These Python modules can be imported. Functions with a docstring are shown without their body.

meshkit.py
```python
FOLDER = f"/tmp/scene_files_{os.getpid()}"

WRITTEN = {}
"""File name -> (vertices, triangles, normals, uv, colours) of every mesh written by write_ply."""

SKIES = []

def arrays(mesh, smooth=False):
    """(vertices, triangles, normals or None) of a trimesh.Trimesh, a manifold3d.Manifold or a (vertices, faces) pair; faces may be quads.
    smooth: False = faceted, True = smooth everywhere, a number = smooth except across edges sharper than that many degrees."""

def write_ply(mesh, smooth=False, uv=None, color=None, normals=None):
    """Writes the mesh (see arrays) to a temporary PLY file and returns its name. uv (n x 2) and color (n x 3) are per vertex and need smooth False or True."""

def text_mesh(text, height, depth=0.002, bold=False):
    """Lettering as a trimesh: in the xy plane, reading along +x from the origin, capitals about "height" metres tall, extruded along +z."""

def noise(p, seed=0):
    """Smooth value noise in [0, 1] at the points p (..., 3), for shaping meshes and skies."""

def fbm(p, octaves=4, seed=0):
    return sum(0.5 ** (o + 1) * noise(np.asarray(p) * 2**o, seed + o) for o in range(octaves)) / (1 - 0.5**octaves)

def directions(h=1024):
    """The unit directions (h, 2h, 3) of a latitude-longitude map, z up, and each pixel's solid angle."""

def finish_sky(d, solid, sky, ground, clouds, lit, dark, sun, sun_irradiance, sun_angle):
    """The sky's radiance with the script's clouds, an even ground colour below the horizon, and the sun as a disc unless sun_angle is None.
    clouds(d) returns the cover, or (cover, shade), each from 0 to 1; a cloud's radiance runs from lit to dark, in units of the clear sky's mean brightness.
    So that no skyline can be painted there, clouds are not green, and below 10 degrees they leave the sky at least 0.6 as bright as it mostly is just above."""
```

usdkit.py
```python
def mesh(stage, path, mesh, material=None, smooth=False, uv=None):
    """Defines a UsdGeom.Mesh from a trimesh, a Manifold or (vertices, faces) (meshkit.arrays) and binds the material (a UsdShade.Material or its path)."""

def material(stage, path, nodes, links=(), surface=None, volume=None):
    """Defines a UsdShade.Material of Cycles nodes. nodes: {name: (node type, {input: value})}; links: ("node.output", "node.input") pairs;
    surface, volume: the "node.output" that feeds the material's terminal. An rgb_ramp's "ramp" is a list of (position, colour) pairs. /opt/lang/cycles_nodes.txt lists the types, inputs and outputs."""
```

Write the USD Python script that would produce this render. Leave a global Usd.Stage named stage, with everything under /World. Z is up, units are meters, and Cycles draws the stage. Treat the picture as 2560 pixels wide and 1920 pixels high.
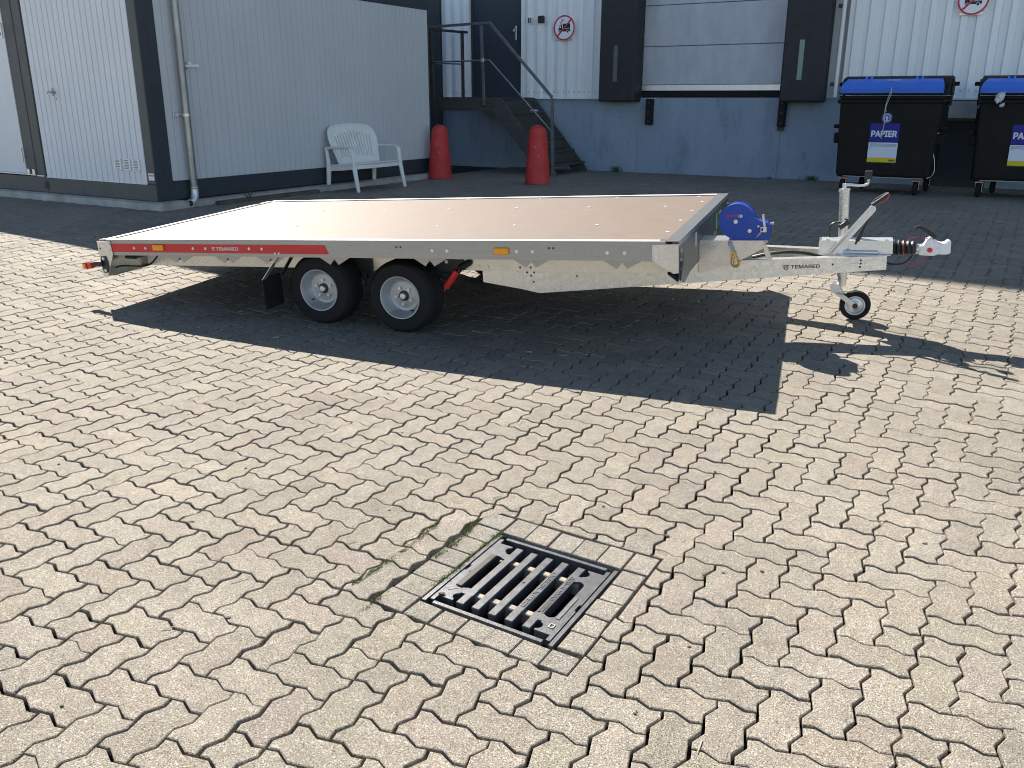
import math, random
import numpy as np, trimesh, shapely
from shapely.geometry import Polygon, Point, box as sbox, LineString
from shapely import affinity
from shapely.ops import unary_union
from scipy.interpolate import CubicSpline
import manifold3d as m3
import usdkit, meshkit
from pxr import Usd, UsdGeom, UsdLux, UsdShade, Gf, Sdf, Vt

rng = np.random.default_rng(7); random.seed(7)
stage = Usd.Stage.CreateInMemory()
UsdGeom.SetStageUpAxis(stage, 'Z'); UsdGeom.SetStageMetersPerUnit(stage, 1.0)
UsdGeom.Xform.Define(stage, '/World'); UsdGeom.Scope.Define(stage, '/World/Looks')

# ---------------------------------------------------------------- camera, sky, sun, exposure
CAM_F, CAM_PITCH, CAM_ROLL, CAM_H = 2175.16, 0.3146, 0.0026, 1.539     # focal length in pixels of a 2560 wide picture
EXPOSURE = 1.25
SUN_AZ, SUN_EL = math.radians(-29.0), math.radians(42.7)                 # azimuth clockwise from +y
SUN_I, SKY_S = 1.25, 0.057
cp, sp, cr, sr = math.cos(CAM_PITCH), math.sin(CAM_PITCH), math.cos(CAM_ROLL), math.sin(CAM_ROLL)
fwd = np.array([0, cp, -sp]); rt0 = np.array([1., 0, 0]); up0 = np.array([0, sp, cp])
rt = cr * rt0 + sr * up0; up = -sr * rt0 + cr * up0
cam = UsdGeom.Camera.Define(stage, '/World/camera')
cam.CreateHorizontalApertureAttr(36.0); cam.CreateVerticalApertureAttr(27.0)
cam.CreateFocalLengthAttr(36.0 * CAM_F / 2560.0); cam.CreateClippingRangeAttr(Gf.Vec2f(0.05, 2000))
cam.CreateExposureAttr(EXPOSURE)
mm = np.eye(4); mm[0, :3], mm[1, :3], mm[2, :3], mm[3, :3] = rt, up, -fwd, (0, 0, CAM_H)
cam.AddTransformOp().Set(Gf.Matrix4d(*mm.ravel().tolist()))
sun_dir = np.array([math.sin(SUN_AZ) * math.cos(SUN_EL), math.cos(SUN_AZ) * math.cos(SUN_EL), math.sin(SUN_EL)])
sky = UsdLux.DomeLight.Define(stage, '/World/sky')
sky.GetPrim().SetCustomDataByKey('kind', 'structure')
skym = usdkit.material(stage, '/World/Looks/sky', {
    'sky': ('sky_texture', dict(sky_type='single_scattering', sun_disc=False, sun_elevation=SUN_EL, sun_rotation=math.atan2(sun_dir[0], sun_dir[1]), aerosol_density=0.4, air_density=1.0, ozone_density=1.0)),
    'b': ('background_shader', dict(strength=SKY_S))}, [('sky.color', 'b.color')], surface='b.background')
UsdShade.MaterialBindingAPI.Apply(sky.GetPrim()).Bind(skym)
sun = UsdLux.DistantLight.Define(stage, '/World/sun')
sun.CreateNormalizeAttr(True); sun.CreateIntensityAttr(SUN_I); sun.CreateAngleAttr(0.53); sun.CreateColorAttr(Gf.Vec3f(1.0, 0.93, 0.84))
zax = sun_dir; xax = np.cross([0, 0, 1.0], zax); xax /= np.linalg.norm(xax); yax = np.cross(zax, xax)
mm = np.eye(4); mm[0, :3], mm[1, :3], mm[2, :3] = xax, yax, zax
sun.AddTransformOp().Set(Gf.Matrix4d(*mm.ravel().tolist()))

def project(P):
    d = np.asarray(P, float) - [0, 0, CAM_H]; z = d @ fwd
    return 1280 + CAM_F * (d @ rt) / z, 960 - CAM_F * (d @ up) / z, z

# ---------------------------------------------------------------- ground height (a shallow bowl towards the drain)
GX, GY = np.linspace(-14, 16, 16), np.linspace(-2, 28, 16)
ZG = np.array([[0.344, 0.349, 0.348, 0.346, 0.34, 0.335, 0.33, 0.33, 0.33, 0.33, 0.33, 0.33, 0.33, 0.33, 0.33, 0.33], [0.328, 0.328, 0.329, 0.33, 0.33, 0.33, 0.33, 0.33, 0.33, 0.33, 0.33, 0.33, 0.33, 0.33, 0.33, 0.33], [0.299, 0.293, 0.298, 0.302, 0.313, 0.323, 0.33, 0.33, 0.33, 0.33, 0.33, 0.33, 0.33, 0.33, 0.33, 0.33], [0.247, 0.235, 0.236, 0.252, 0.279, 0.308, 0.329, 0.33, 0.33, 0.33, 0.33, 0.33, 0.33, 0.33, 0.33, 0.33], [0.191, 0.169, 0.166, 0.186, 0.232, 0.287, 0.328, 0.331, 0.33, 0.33, 0.33, 0.33, 0.33, 0.33, 0.33, 0.33], [0.142, 0.118, 0.072, 0.116, 0.188, 0.261, 0.327, 0.331, 0.33, 0.33, 0.33, 0.33, 0.33, 0.33, 0.33, 0.33], [0.088, 0.121, 0.087, 0.083, 0.132, 0.239, 0.327, 0.332, 0.33, 0.33, 0.33, 0.33, 0.33, 0.33, 0.33, 0.33], [0.044, 0.079, -0.021, 0.059, 0.148, 0.259, 0.328, 0.331, 0.33, 0.33, 0.33, 0.33, 0.33, 0.33, 0.33, 0.33], [0.039, 0.036, 0.051, 0.113, 0.254, 0.299, 0.329, 0.331, 0.33, 0.33, 0.33, 0.33, 0.33, 0.33, 0.33, 0.33], [0.068, 0.085, 0.115, 0.159, 0.273, 0.315, 0.33, 0.33, 0.33, 0.33, 0.33, 0.33, 0.33, 0.33, 0.33, 0.33], [0.134, 0.158, 0.191, 0.236, 0.283, 0.317, 0.33, 0.33, 0.33, 0.33, 0.33, 0.33, 0.33, 0.33, 0.33, 0.33], [0.217, 0.235, 0.258, 0.282, 0.304, 0.321, 0.33, 0.33, 0.33, 0.33, 0.33, 0.33, 0.33, 0.33, 0.33, 0.33], [0.292, 0.295, 0.306, 0.314, 0.321, 0.326, 0.33, 0.33, 0.33, 0.33, 0.33, 0.33, 0.33, 0.33, 0.33, 0.33], [0.327, 0.327, 0.328, 0.329, 0.329, 0.329, 0.33, 0.33, 0.33, 0.33, 0.33, 0.33, 0.33, 0.33, 0.33, 0.33], [0.337, 0.338, 0.336, 0.334, 0.332, 0.331, 0.33, 0.33, 0.33, 0.33, 0.33, 0.33, 0.33, 0.33, 0.33, 0.33], [0.339, 0.34, 0.338, 0.336, 0.333, 0.331, 0.33, 0.33, 0.33, 0.33, 0.33, 0.33, 0.33, 0.33, 0.33, 0.33]])
_cx = CubicSpline(GX, ZG, axis=0, bc_type='natural')
FX = np.linspace(-14, 16, 241); FY = np.linspace(-2, 28, 241)
_zx = _cx(FX); ZF = CubicSpline(GY, _zx, axis=1, bc_type='natural')(FY)
def zg(x, y):
    x = np.clip(np.asarray(x, float), -13.99, 15.99); y = np.clip(np.asarray(y, float), -1.99, 27.99)
    u = (x + 14) / 0.125; v = (y + 2) / 0.125; i = np.floor(u).astype(int); j = np.floor(v).astype(int); u = u - i; v = v - j
    return ZF[i, j] * (1 - u) * (1 - v) + ZF[i + 1, j] * u * (1 - v) + ZF[i, j + 1] * (1 - u) * v + ZF[i + 1, j + 1] * u * v
U = 0.1125; TH = -0.529106; OX, OY = -1.39528, 2.88285
E1 = np.array([math.cos(TH), math.sin(TH)]); E2 = np.array([-math.sin(TH), math.cos(TH)])
ZB = 0.33                                                                 # level of the yard by the buildings
def st2w(s, t): return s * E1 + t * E2
def uv2w(u, v): return np.array([OX, OY]) + U * (np.multiply.outer(u, E1) + np.multiply.outer(v, E2))

# ---------------------------------------------------------------- materials
def MAT(name, nodes, links=(), surface='p.BSDF'): return usdkit.material(stage, '/World/Looks/' + name, nodes, links, surface=surface)
def plain(name, col, rough=0.5, metal=0.0, var=0.12, scale=8.0, bump=0.0, bscale=60.0, spec=0.5, coat=0.0, stretch=None, rvar=.07):
    lo = [c * (1 - var) for c in col]; hi = [min(1, c * (1 + var)) for c in col]
    n = {'c': ('texture_coordinate', {}), 'n': ('noise_texture', dict(scale=scale, detail=5, roughness=0.6)),
         'r': ('rgb_ramp', dict(ramp=[(0.3, lo), (0.7, hi)])),
         'n2': ('noise_texture', dict(scale=scale * 6, detail=3)),
         'mr': ('map_range', dict(from_min=0.3, from_max=0.7, to_min=max(0.02, rough - rvar), to_max=min(1, rough + rvar), clamp=True)),
         'p': ('principled_bsdf', dict(metallic=metal, specular_ior_level=spec, coat_weight=coat, coat_roughness=0.15))}
    l = [('n.fac', 'r.fac'), ('r.color', 'p.base_color'), ('n2.fac', 'mr.value'), ('mr.result', 'p.roughness')]
    if stretch:
        n['m'] = ('mapping', dict(scale=stretch)); l += [('c.object', 'm.vector'), ('m.vector', 'n.vector'), ('m.vector', 'n2.vector')]
    else: l += [('c.object', 'n.vector'), ('c.object', 'n2.vector')]
    if bump:
        n['nb'] = ('noise_texture', dict(scale=bscale, detail=3)); n['b'] = ('bump', dict(strength=bump, distance=0.004))
        l += [('c.object', 'nb.vector'), ('nb.fac', 'b.height'), ('b.normal', 'p.normal')]
    return MAT(name, n, l)

def paver_mat(name, base, tonevar=True):
    b = np.array(base)
    n = {'g': ('geometry', {}),
         'n1': ('noise_texture', dict(scale=300.0, detail=2, roughness=0.6)),
         'r1': ('rgb_ramp', dict(ramp=[(0.30, b * 0.36), (0.43, b * 0.78), (0.56, b * 1.10), (0.69, b * 1.75)])),
         'v': ('voronoi_texture', dict(scale=330.0, feature='f1')), 'sv': ('separate_color', {}),
         'w': ('rgb_ramp', dict(ramp=[(0.0, (1, 1, 1)), (0.04, (1, 1, 1)), (0.05, (0, 0, 0)), (1, (0, 0, 0))], interpolate=False)),
         'w2': ('rgb_ramp', dict(ramp=[(0.0, (0, 0, 0)), (0.91, (0, 0, 0)), (0.92, (0.75, 0.75, 0.75)), (1, (0.75, 0.75, 0.75))], interpolate=False)),
         'm1': ('mix_color', dict(b=tuple(b * 0.30))), 'm2': ('mix_color', dict(b=(0.52, 0.49, 0.42))),
         'v3': ('voronoi_texture', dict(scale=34.0, feature='f1')), 'sv3': ('separate_color', {}),
         'lt': ('math', dict(math_type='less_than', value2=0.14)), 'gt': ('math', dict(math_type='greater_than', value2=0.88)), 'mul': ('math', dict(math_type='multiply')), 'mulb': ('math', dict(math_type='multiply', value2=0.6)),
         'pc': ('rgb_ramp', dict(ramp=[(0.0, (0.36, 0.20, 0.15)), (0.35, (0.30, 0.22, 0.18)), (0.5, (0.52, 0.5, 0.46)), (0.8, (0.16, 0.16, 0.17))], interpolate=False)),
         'm3': ('mix_color', {}),
         'np': ('noise_texture', dict(scale=1.1, detail=5, roughness=0.6)), 'rp': ('map_range', dict(from_min=0.3, from_max=0.7, to_min=0.87, to_max=1.10, clamp=True)),
         'nq': ('noise_texture', dict(scale=14.0, detail=4, roughness=0.6)), 'rq': ('map_range', dict(from_min=0.3, from_max=0.7, to_min=0.88, to_max=1.10, clamp=True)),
         'a': ('attribute', dict(attribute='tone')),
         'x1': ('vector_math', dict(math_type='scale')), 'x2': ('vector_math', dict(math_type='scale')), 'x3': ('vector_math', dict(math_type='multiply')),
         'ns': ('noise_texture', dict(scale=2.6, detail=6, roughness=0.75)), 'rs': ('map_range', dict(from_min=0.60, from_max=0.72, to_min=1.0, to_max=0.70, clamp=True)), 'x4': ('vector_math', dict(math_type='scale')),
         'nb': ('noise_texture', dict(scale=300.0, detail=3, roughness=0.6)), 'b': ('bump', dict(strength=0.7, distance=0.004)),
         'p': ('principled_bsdf', dict(roughness=0.85, specular_ior_level=0.3))}
    l = [('g.position', k + '.vector') for k in ('n1', 'v', 'v3', 'np', 'nq', 'nb', 'ns')]
    l += [('n1.fac', 'r1.fac'), ('v.color', 'sv.color'), ('sv.r', 'w.fac'), ('sv.g', 'w2.fac'), ('r1.color', 'm1.a'), ('w.color', 'm1.fac'), ('m1.result', 'm2.a'), ('w2.color', 'm2.fac'),
          ('v3.distance', 'lt.value1'), ('v3.color', 'sv3.color'), ('sv3.r', 'gt.value1'), ('lt.value', 'mul.value1'), ('gt.value', 'mul.value2'), ('mul.value', 'mulb.value1'), ('sv3.g', 'pc.fac'),
          ('m2.result', 'm3.a'), ('pc.color', 'm3.b'), ('mulb.value', 'm3.fac'),
          ('np.fac', 'rp.value'), ('nq.fac', 'rq.value'), ('m3.result', 'x1.vector1'), ('rp.result', 'x1.scale'), ('x1.vector', 'x2.vector1'), ('rq.result', 'x2.scale'),
          ('x2.vector', 'x3.vector1'), ('a.color', 'x3.vector2'), ('ns.fac', 'rs.value'), ('x3.vector', 'x4.vector1'), ('rs.result', 'x4.scale'), ('x4.vector', 'p.base_color'), ('nb.fac', 'b.height'), ('b.normal', 'p.normal')]
    return MAT(name, n, l)
M = {}
M['paver'] = paver_mat('paver', (0.245, 0.219, 0.179))
M['small_paver'] = paver_mat('small_paver', (0.235, 0.216, 0.182))
M['sand'] = plain('joint_sand', (0.016, 0.0145, 0.0125), 0.95, var=0.35, scale=30, bump=0.6, bscale=200)
M['galv'] = plain('galvanised_steel', (0.66, 0.65, 0.62), 0.30, metal=0.85, var=0.07, scale=14, rvar=.05)
M['galv_rough'] = plain('hot_dip_galvanised_steel', (0.72, 0.70, 0.66), 0.33, metal=0.75, var=0.16, scale=34, bump=0.05, bscale=120, rvar=.08)
M['alu'] = plain('rail_sheet', (0.34, 0.345, 0.35), 0.32, metal=0.85, var=0.05, scale=3, stretch=(1, 20, 20))
M['rail_glint'] = plain('sun_glint_rail_edge', (0.72, 0.73, 0.73), 0.38, metal=0.35, var=0.05, scale=3, stretch=(1, 20, 20))  # paler than the rail sheet: sun glint on the rail tops put into colour
M['dark_panel'] = plain('dark_front_sheet', (0.10, 0.105, 0.11), 0.35, metal=0.7, var=0.2, scale=3)
M['zinc'] = plain('bright_zinc', (0.70, 0.71, 0.72), 0.33, metal=0.75, var=0.05, scale=9, rvar=.03)
M['ply'] = plain('film_faced_plywood', (0.165, 0.124, 0.097), 0.50, var=0.16, scale=9, stretch=(0.6, 7, 7), bump=0.08, bscale=260, spec=0.38)
M['red_film'] = plain('red_decal', (0.50, 0.025, 0.022), 0.35, var=0.04)
M['pale_print'] = plain('pale_print', (0.62, 0.55, 0.55), 0.45, var=0.03)
M['black_print'] = plain('black_print', (0.012, 0.012, 0.014), 0.5, var=0.05)
M['amber'] = plain('amber_reflector', (0.80, 0.30, 0.008), 0.25, var=0.10, scale=40)
M['red_lens'] = plain('red_lens', (0.62, 0.035, 0.012), 0.18, var=0.08, scale=40)
M['rubber'] = plain('tyre_rubber', (0.010, 0.0105, 0.012), 0.75, var=0.25, scale=12, bump=0.1, bscale=80, spec=0.25)
M['black_plastic'] = plain('black_plastic', (0.016, 0.017, 0.018), 0.45, var=0.2, scale=14)
M['black_steel'] = plain('dark_steel', (0.035, 0.037, 0.04), 0.4, metal=0.4, var=0.2, scale=14)
M['rim'] = plain('silver_rim_paint', (0.42, 0.435, 0.46), 0.36, metal=0.55, var=0.05, scale=20)
M['blue_winch'] = plain('blue_powder_coat', (0.010, 0.055, 0.33), 0.35, var=0.06, scale=10)
M['red_plastic'] = plain('red_plastic', (0.55, 0.030, 0.025), 0.35, var=0.06)
M['red_print'] = plain('red_print', (0.55, 0.03, 0.03), 0.5, var=0.03)
M['gold'] = plain('yellow_zinc_plating', (0.62, 0.42, 0.12), 0.33, metal=0.9, var=0.15, scale=40)
M['steel_rope'] = plain('steel_rope', (0.35, 0.36, 0.38), 0.4, metal=0.8, var=0.2, scale=200)
M['white_zinc'] = plain('pale_cast_metal', (0.74, 0.73, 0.76), 0.35, metal=0.25, var=0.04)
M['hub'] = plain('hub_cap_metal', (0.70, 0.70, 0.66), 0.3, metal=0.8, var=0.06)
M['green_label'] = plain('green_label', (0.10, 0.36, 0.05), 0.5, var=0.2)
M['white_label'] = plain('white_label', (0.75, 0.76, 0.78), 0.5, var=0.02)
M['iron'] = plain('cast_iron', (0.125, 0.128, 0.135), 0.42, metal=0.75, var=0.22, scale=30, bump=0.2, bscale=180)
M['iron_light'] = plain('worn_cast_iron', (0.42, 0.37, 0.29), 0.5, metal=0.3, var=0.25, scale=60)
M['iron_dark'] = plain('dark_cast_iron', (0.055, 0.05, 0.045), 0.5, metal=0.4, var=0.3, scale=40)
M['iron_brown'] = plain('rust_brown_iron', (0.27, 0.23, 0.18), 0.7, metal=0.0, var=0.3, scale=60)
M['cast_print'] = plain('raised_cast_iron', (0.17, 0.168, 0.162), 0.42, metal=0.6, var=0.2, scale=60)
M['pit'] = plain('gully_shaft', (0.02, 0.02, 0.02), 0.9, var=0.3)
M['panel_grey'] = plain('grey_panel', (0.50, 0.51, 0.53), 0.5, var=0.04, scale=1.2, bump=0.02, bscale=300)
M['panel_light'] = plain('light_panel', (0.60, 0.61, 0.63), 0.5, var=0.04, scale=1.4)
M['anthracite'] = plain('anthracite_paint', (0.060, 0.060, 0.060), 0.5, var=0.12, scale=5)
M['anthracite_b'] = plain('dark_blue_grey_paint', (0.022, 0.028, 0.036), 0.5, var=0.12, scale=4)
M['concrete'] = plain('concrete', (0.34, 0.33, 0.31), 0.9, var=0.25, scale=4.5, bump=0.5, bscale=70)
M['cladding'] = plain('white_cladding', (0.80, 0.82, 0.82), 0.45, var=0.05, scale=2.0, stretch=(1, 1, 0.25))
def plinth_mat():
    n = {'g': ('geometry', {}), 'm': ('mapping', dict(scale=(1, 1, 0.30))), 'n': ('noise_texture', dict(scale=3.2, detail=7, roughness=0.72)),
         'r': ('rgb_ramp', dict(ramp=[(0.24, (0.155, 0.190, 0.235)), (0.45, (0.240, 0.300, 0.375)), (0.75, (0.28, 0.345, 0.425))])),
         'n2': ('noise_texture', dict(scale=9.0, detail=5, roughness=0.75)), 'r2': ('rgb_ramp', dict(ramp=[(0.30, (0.42, 0.42, 0.42)), (0.40, (1, 1, 1))])),
         'mx': ('mix', dict(mix_type='multiply', fac=0.55)), 'nb': ('noise_texture', dict(scale=60.0, detail=4)), 'b': ('bump', dict(strength=0.25, distance=0.004)),
         'p': ('principled_bsdf', dict(roughness=0.7))}
    l = [('g.position', 'm.vector'), ('m.vector', 'n.vector'), ('m.vector', 'n2.vector'), ('g.position', 'nb.vector'), ('n.fac', 'r.fac'), ('n2.fac', 'r2.fac'), ('r.color', 'mx.color1'), ('r2.color', 'mx.color2'), ('mx.color', 'p.base_color'), ('nb.fac', 'b.height'), ('b.normal', 'p.normal')]
    return MAT('blue_painted_plinth', n, l)
M['plinth'] = plinth_mat()
M['door_blue'] = plain('dark_blue_door', (0.026, 0.034, 0.046), 0.45, var=0.08)
def sect_mat():
    n = {'c': ('texture_coordinate', {}), 'w': ('wave_texture', dict(bands_direction='z', profile='sine', scale=10.0, distortion=0.0, detail=0)),
         'n': ('noise_texture', dict(scale=5.0, detail=7, roughness=0.7)), 'm': ('mapping', dict(scale=(1, 1, 0.3))), 'r': ('rgb_ramp', dict(ramp=[(0.3, (0.37, 0.395, 0.44)), (0.7, (0.49, 0.515, 0.565))])),
         'b': ('bump', dict(strength=0.35, distance=0.003)), 'p': ('principled_bsdf', dict(roughness=0.45, metallic=0.15))}
    return MAT('sectional_door_skin', n, [('c.object', 'w.vector'), ('c.object', 'm.vector'), ('m.vector', 'n.vector'), ('n.fac', 'r.fac'), ('r.color', 'p.base_color'), ('w.fac', 'b.height'), ('b.normal', 'p.normal')])
M['sect'] = sect_mat()
M['shelter'] = plain('black_dock_seal_fabric', (0.014, 0.014, 0.015), 0.6, var=0.3, scale=6, bump=0.1, bscale=30)
M['pale_strip'] = plain('pale_green_strip', (0.20, 0.27, 0.20), 0.5, var=0.1)
M['grey_strip'] = plain('faded_grey_strip', (0.10, 0.11, 0.12), 0.6, var=0.2)
M['white_metal'] = plain('white_metal', (0.72, 0.73, 0.72), 0.4, var=0.03)
M['sign_white'] = plain('sign_white', (0.80, 0.80, 0.82), 0.4, var=0.02)
M['sign_red'] = plain('sign_red', (0.52, 0.03, 0.035), 0.4, var=0.04)
M['stair_steel'] = plain('weathered_stair_steel', (0.045, 0.045, 0.045), 0.6, metal=0.3, var=0.35, scale=9, bump=0.2, bscale=90)
M['stair_rail'] = plain('weathered_tube_steel', (0.15, 0.15, 0.155), 0.45, metal=0.5, var=0.3, scale=9)
M['stair_wood'] = plain('weathered_timber', (0.050, 0.050, 0.046), 0.8, var=0.3, scale=6, stretch=(1, 1, 6), bump=0.3)
M['red_post'] = plain('red_painted_concrete', (0.50, 0.034, 0.030), 0.6, var=0.20, scale=6, bump=0.15, bscale=60)
M['white_plastic'] = plain('white_garden_plastic', (0.72, 0.72, 0.69), 0.45, var=0.07, scale=7)
M['bin_black'] = plain('bin_plastic', (0.0105, 0.010, 0.009), 0.65, var=0.25, scale=5, spec=0.2)
M['bin_blue'] = plain('bin_blue_lid', (0.050, 0.21, 0.82), 0.42, var=0.06, scale=5)
M['bin_blue_dark'] = plain('bin_blue_lip', (0.030, 0.12, 0.52), 0.45, var=0.06, scale=5)
M['sticker_blue'] = plain('sticker_blue', (0.006, 0.008, 0.20), 0.45, var=0.04)
M['sticker_white'] = plain('sticker_white', (0.62, 0.66, 0.74), 0.5, var=0.02)
M['sticker_yellow'] = plain('sticker_yellow', (0.68, 0.48, 0.01), 0.45, var=0.03)
M['sticker_green'] = plain('sticker_green', (0.02, 0.22, 0.06), 0.45, var=0.03)
M['eco_blue'] = plain('round_label_blue', (0.01, 0.05, 0.25), 0.45, var=0.03)
M['string'] = plain('pale_string', (0.55, 0.53, 0.50), 0.8, var=0.1)
M['clear_plastic'] = plain('crumpled_film', (0.55, 0.56, 0.56), 0.2, var=0.3, scale=50)
M['zinc_pipe'] = plain('zinc_downpipe', (0.33, 0.33, 0.32), 0.36, metal=0.9, var=0.22, scale=10, stretch=(1, 1, 0.3))
M['moss'] = plain('moss', (0.17, 0.185, 0.055), 0.9, var=0.5, scale=80)
M['weed'] = plain('weed_leaf', (0.055, 0.085, 0.025), 0.8, var=0.4, scale=60)
M['dry_leaf'] = plain('dry_leaf', (0.55, 0.45, 0.30), 0.8, var=0.3, scale=60)
M['old_wood'] = plain('old_board', (0.10, 0.075, 0.055), 0.85, var=0.3, scale=8)
M['roof'] = plain('roof_sheet', (0.22, 0.22, 0.23), 0.6, var=0.1)

# ---------------------------------------------------------------- shape helpers
def cat(*ms):
    flat = []
    for m in ms: flat += list(m) if isinstance(m, (list, tuple)) else [m]
    return trimesh.util.concatenate(flat)
def bx(x0, x1, y0, y1, z0, z1, b=0.0):
    x0, x1 = min(x0, x1), max(x0, x1); y0, y1 = min(y0, y1), max(y0, y1); z0, z1 = min(z0, z1), max(z0, z1)
    if b <= 0:
        m = trimesh.creation.box((x1 - x0, y1 - y0, z1 - z0)); m.apply_translation(((x0 + x1) / 2, (y0 + y1) / 2, (z0 + z1) / 2)); return m
    b = min(b, (x1 - x0) * .45, (y1 - y0) * .45, (z1 - z0) * .45); P = []
    for x, sx in ((x0, 1), (x1, -1)):
        for y, sy in ((y0, 1), (y1, -1)):
            for z, sz in ((z0, 1), (z1, -1)):
                P += [(x + sx * b, y + sy * b, z), (x + sx * b, y, z + sz * b), (x, y + sy * b, z + sz * b)]
    return hull(P)
def hull(P):
    h = m3.Manifold.hull_points(np.asarray(P, np.float64)); q = h.to_mesh()
    return trimesh.Trimesh(np.array(q.vert_properties[:, :3], float), np.array(q.tri_verts), process=False)
def ext(poly, d0, d1, axis='y'):
    """A shapely polygon extruded: axis y: (x, z) outline between y=d0..d1; z: (x, y) outline; x: (y, z) outline."""
    geoms = getattr(poly, 'geoms', [poly]); out = []
    for g in geoms:
        if g.area < 1e-9: continue
        m = trimesh.creation.extrude_polygon(g, abs(d1 - d0), engine='earcut'); v = np.array(m.vertices); lo = min(d0, d1)
        if axis == 'z': w = np.c_[v[:, 0], v[:, 1], v[:, 2] + lo]; f = m.faces
        elif axis == 'y': w = np.c_[v[:, 0], v[:, 2] + lo, v[:, 1]]; f = m.faces[:, ::-1]
        else: w = np.c_[v[:, 2] + lo, v[:, 0], v[:, 1]]; f = m.faces
        out.append(trimesh.Trimesh(w, f, process=False))
    return cat(out)
def cyl(p0, p1, r, sides=16, r2=None):
    p0, p1 = np.asarray(p0, float), np.asarray(p1, float); d = p1 - p0; L = np.linalg.norm(d); d /= L
    a = np.cross(d, [0, 0, 1] if abs(d[2]) < .9 else [1, 0, 0]); a /= np.linalg.norm(a); b = np.cross(d, a)
    t = np.arange(sides) * 2 * np.pi / sides; c = np.cos(t)[:, None] * a + np.sin(t)[:, None] * b; r2 = r if r2 is None else r2
    V = np.vstack([p0 + r * c, p1 + r2 * c, p0, p1]); n = sides; F = []
    for i in range(n):
        j = (i + 1) % n; F += [(i, j, n + j), (i, n + j, n + i), (2 * n, j, i), (2 * n + 1, n + i, n + j)]
    return trimesh.Trimesh(V, F, process=False)
def tube(path, r, sides=10, smooth=True):
    p = np.asarray(path, float)
    if smooth and len(p) > 2:
        s = np.r_[0, np.cumsum(np.linalg.norm(np.diff(p, axis=0), axis=1))]; q = CubicSpline(s, p, axis=0)(np.linspace(0, s[-1], 8 * len(p))); p = q
    t = np.gradient(p, axis=0); t /= np.linalg.norm(t, axis=1, keepdims=True)
    ref = np.array([0, 0, 1.0]) if abs(t[:, 2]).mean() < .8 else np.array([1.0, 0, 0]); V = []; F = []
    a = np.cross(t, ref); a /= np.linalg.norm(a, axis=1, keepdims=True); b = np.cross(t, a); th = np.arange(sides) * 2 * np.pi / sides
    for k in range(len(p)): V.append(p[k] + r * (np.cos(th)[:, None] * a[k] + np.sin(th)[:, None] * b[k]))
    V = np.vstack(V); n = sides
    for k in range(len(p) - 1):
        for i in range(n):
            j = (i + 1) % n; A, B_, C_, D_ = k * n + i, k * n + j, (k + 1) * n + j, (k + 1) * n + i; F += [(A, C_, B_), (A, D_, C_)]
    V = np.vstack([V, p[0], p[-1]]); e = len(V)
    for i in range(n):
        j = (i + 1) % n; F += [(e - 2, i, j), (e - 1, (len(p) - 1) * n + j, (len(p) - 1) * n + i)]
    return trimesh.Trimesh(V, F, process=False)
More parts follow.
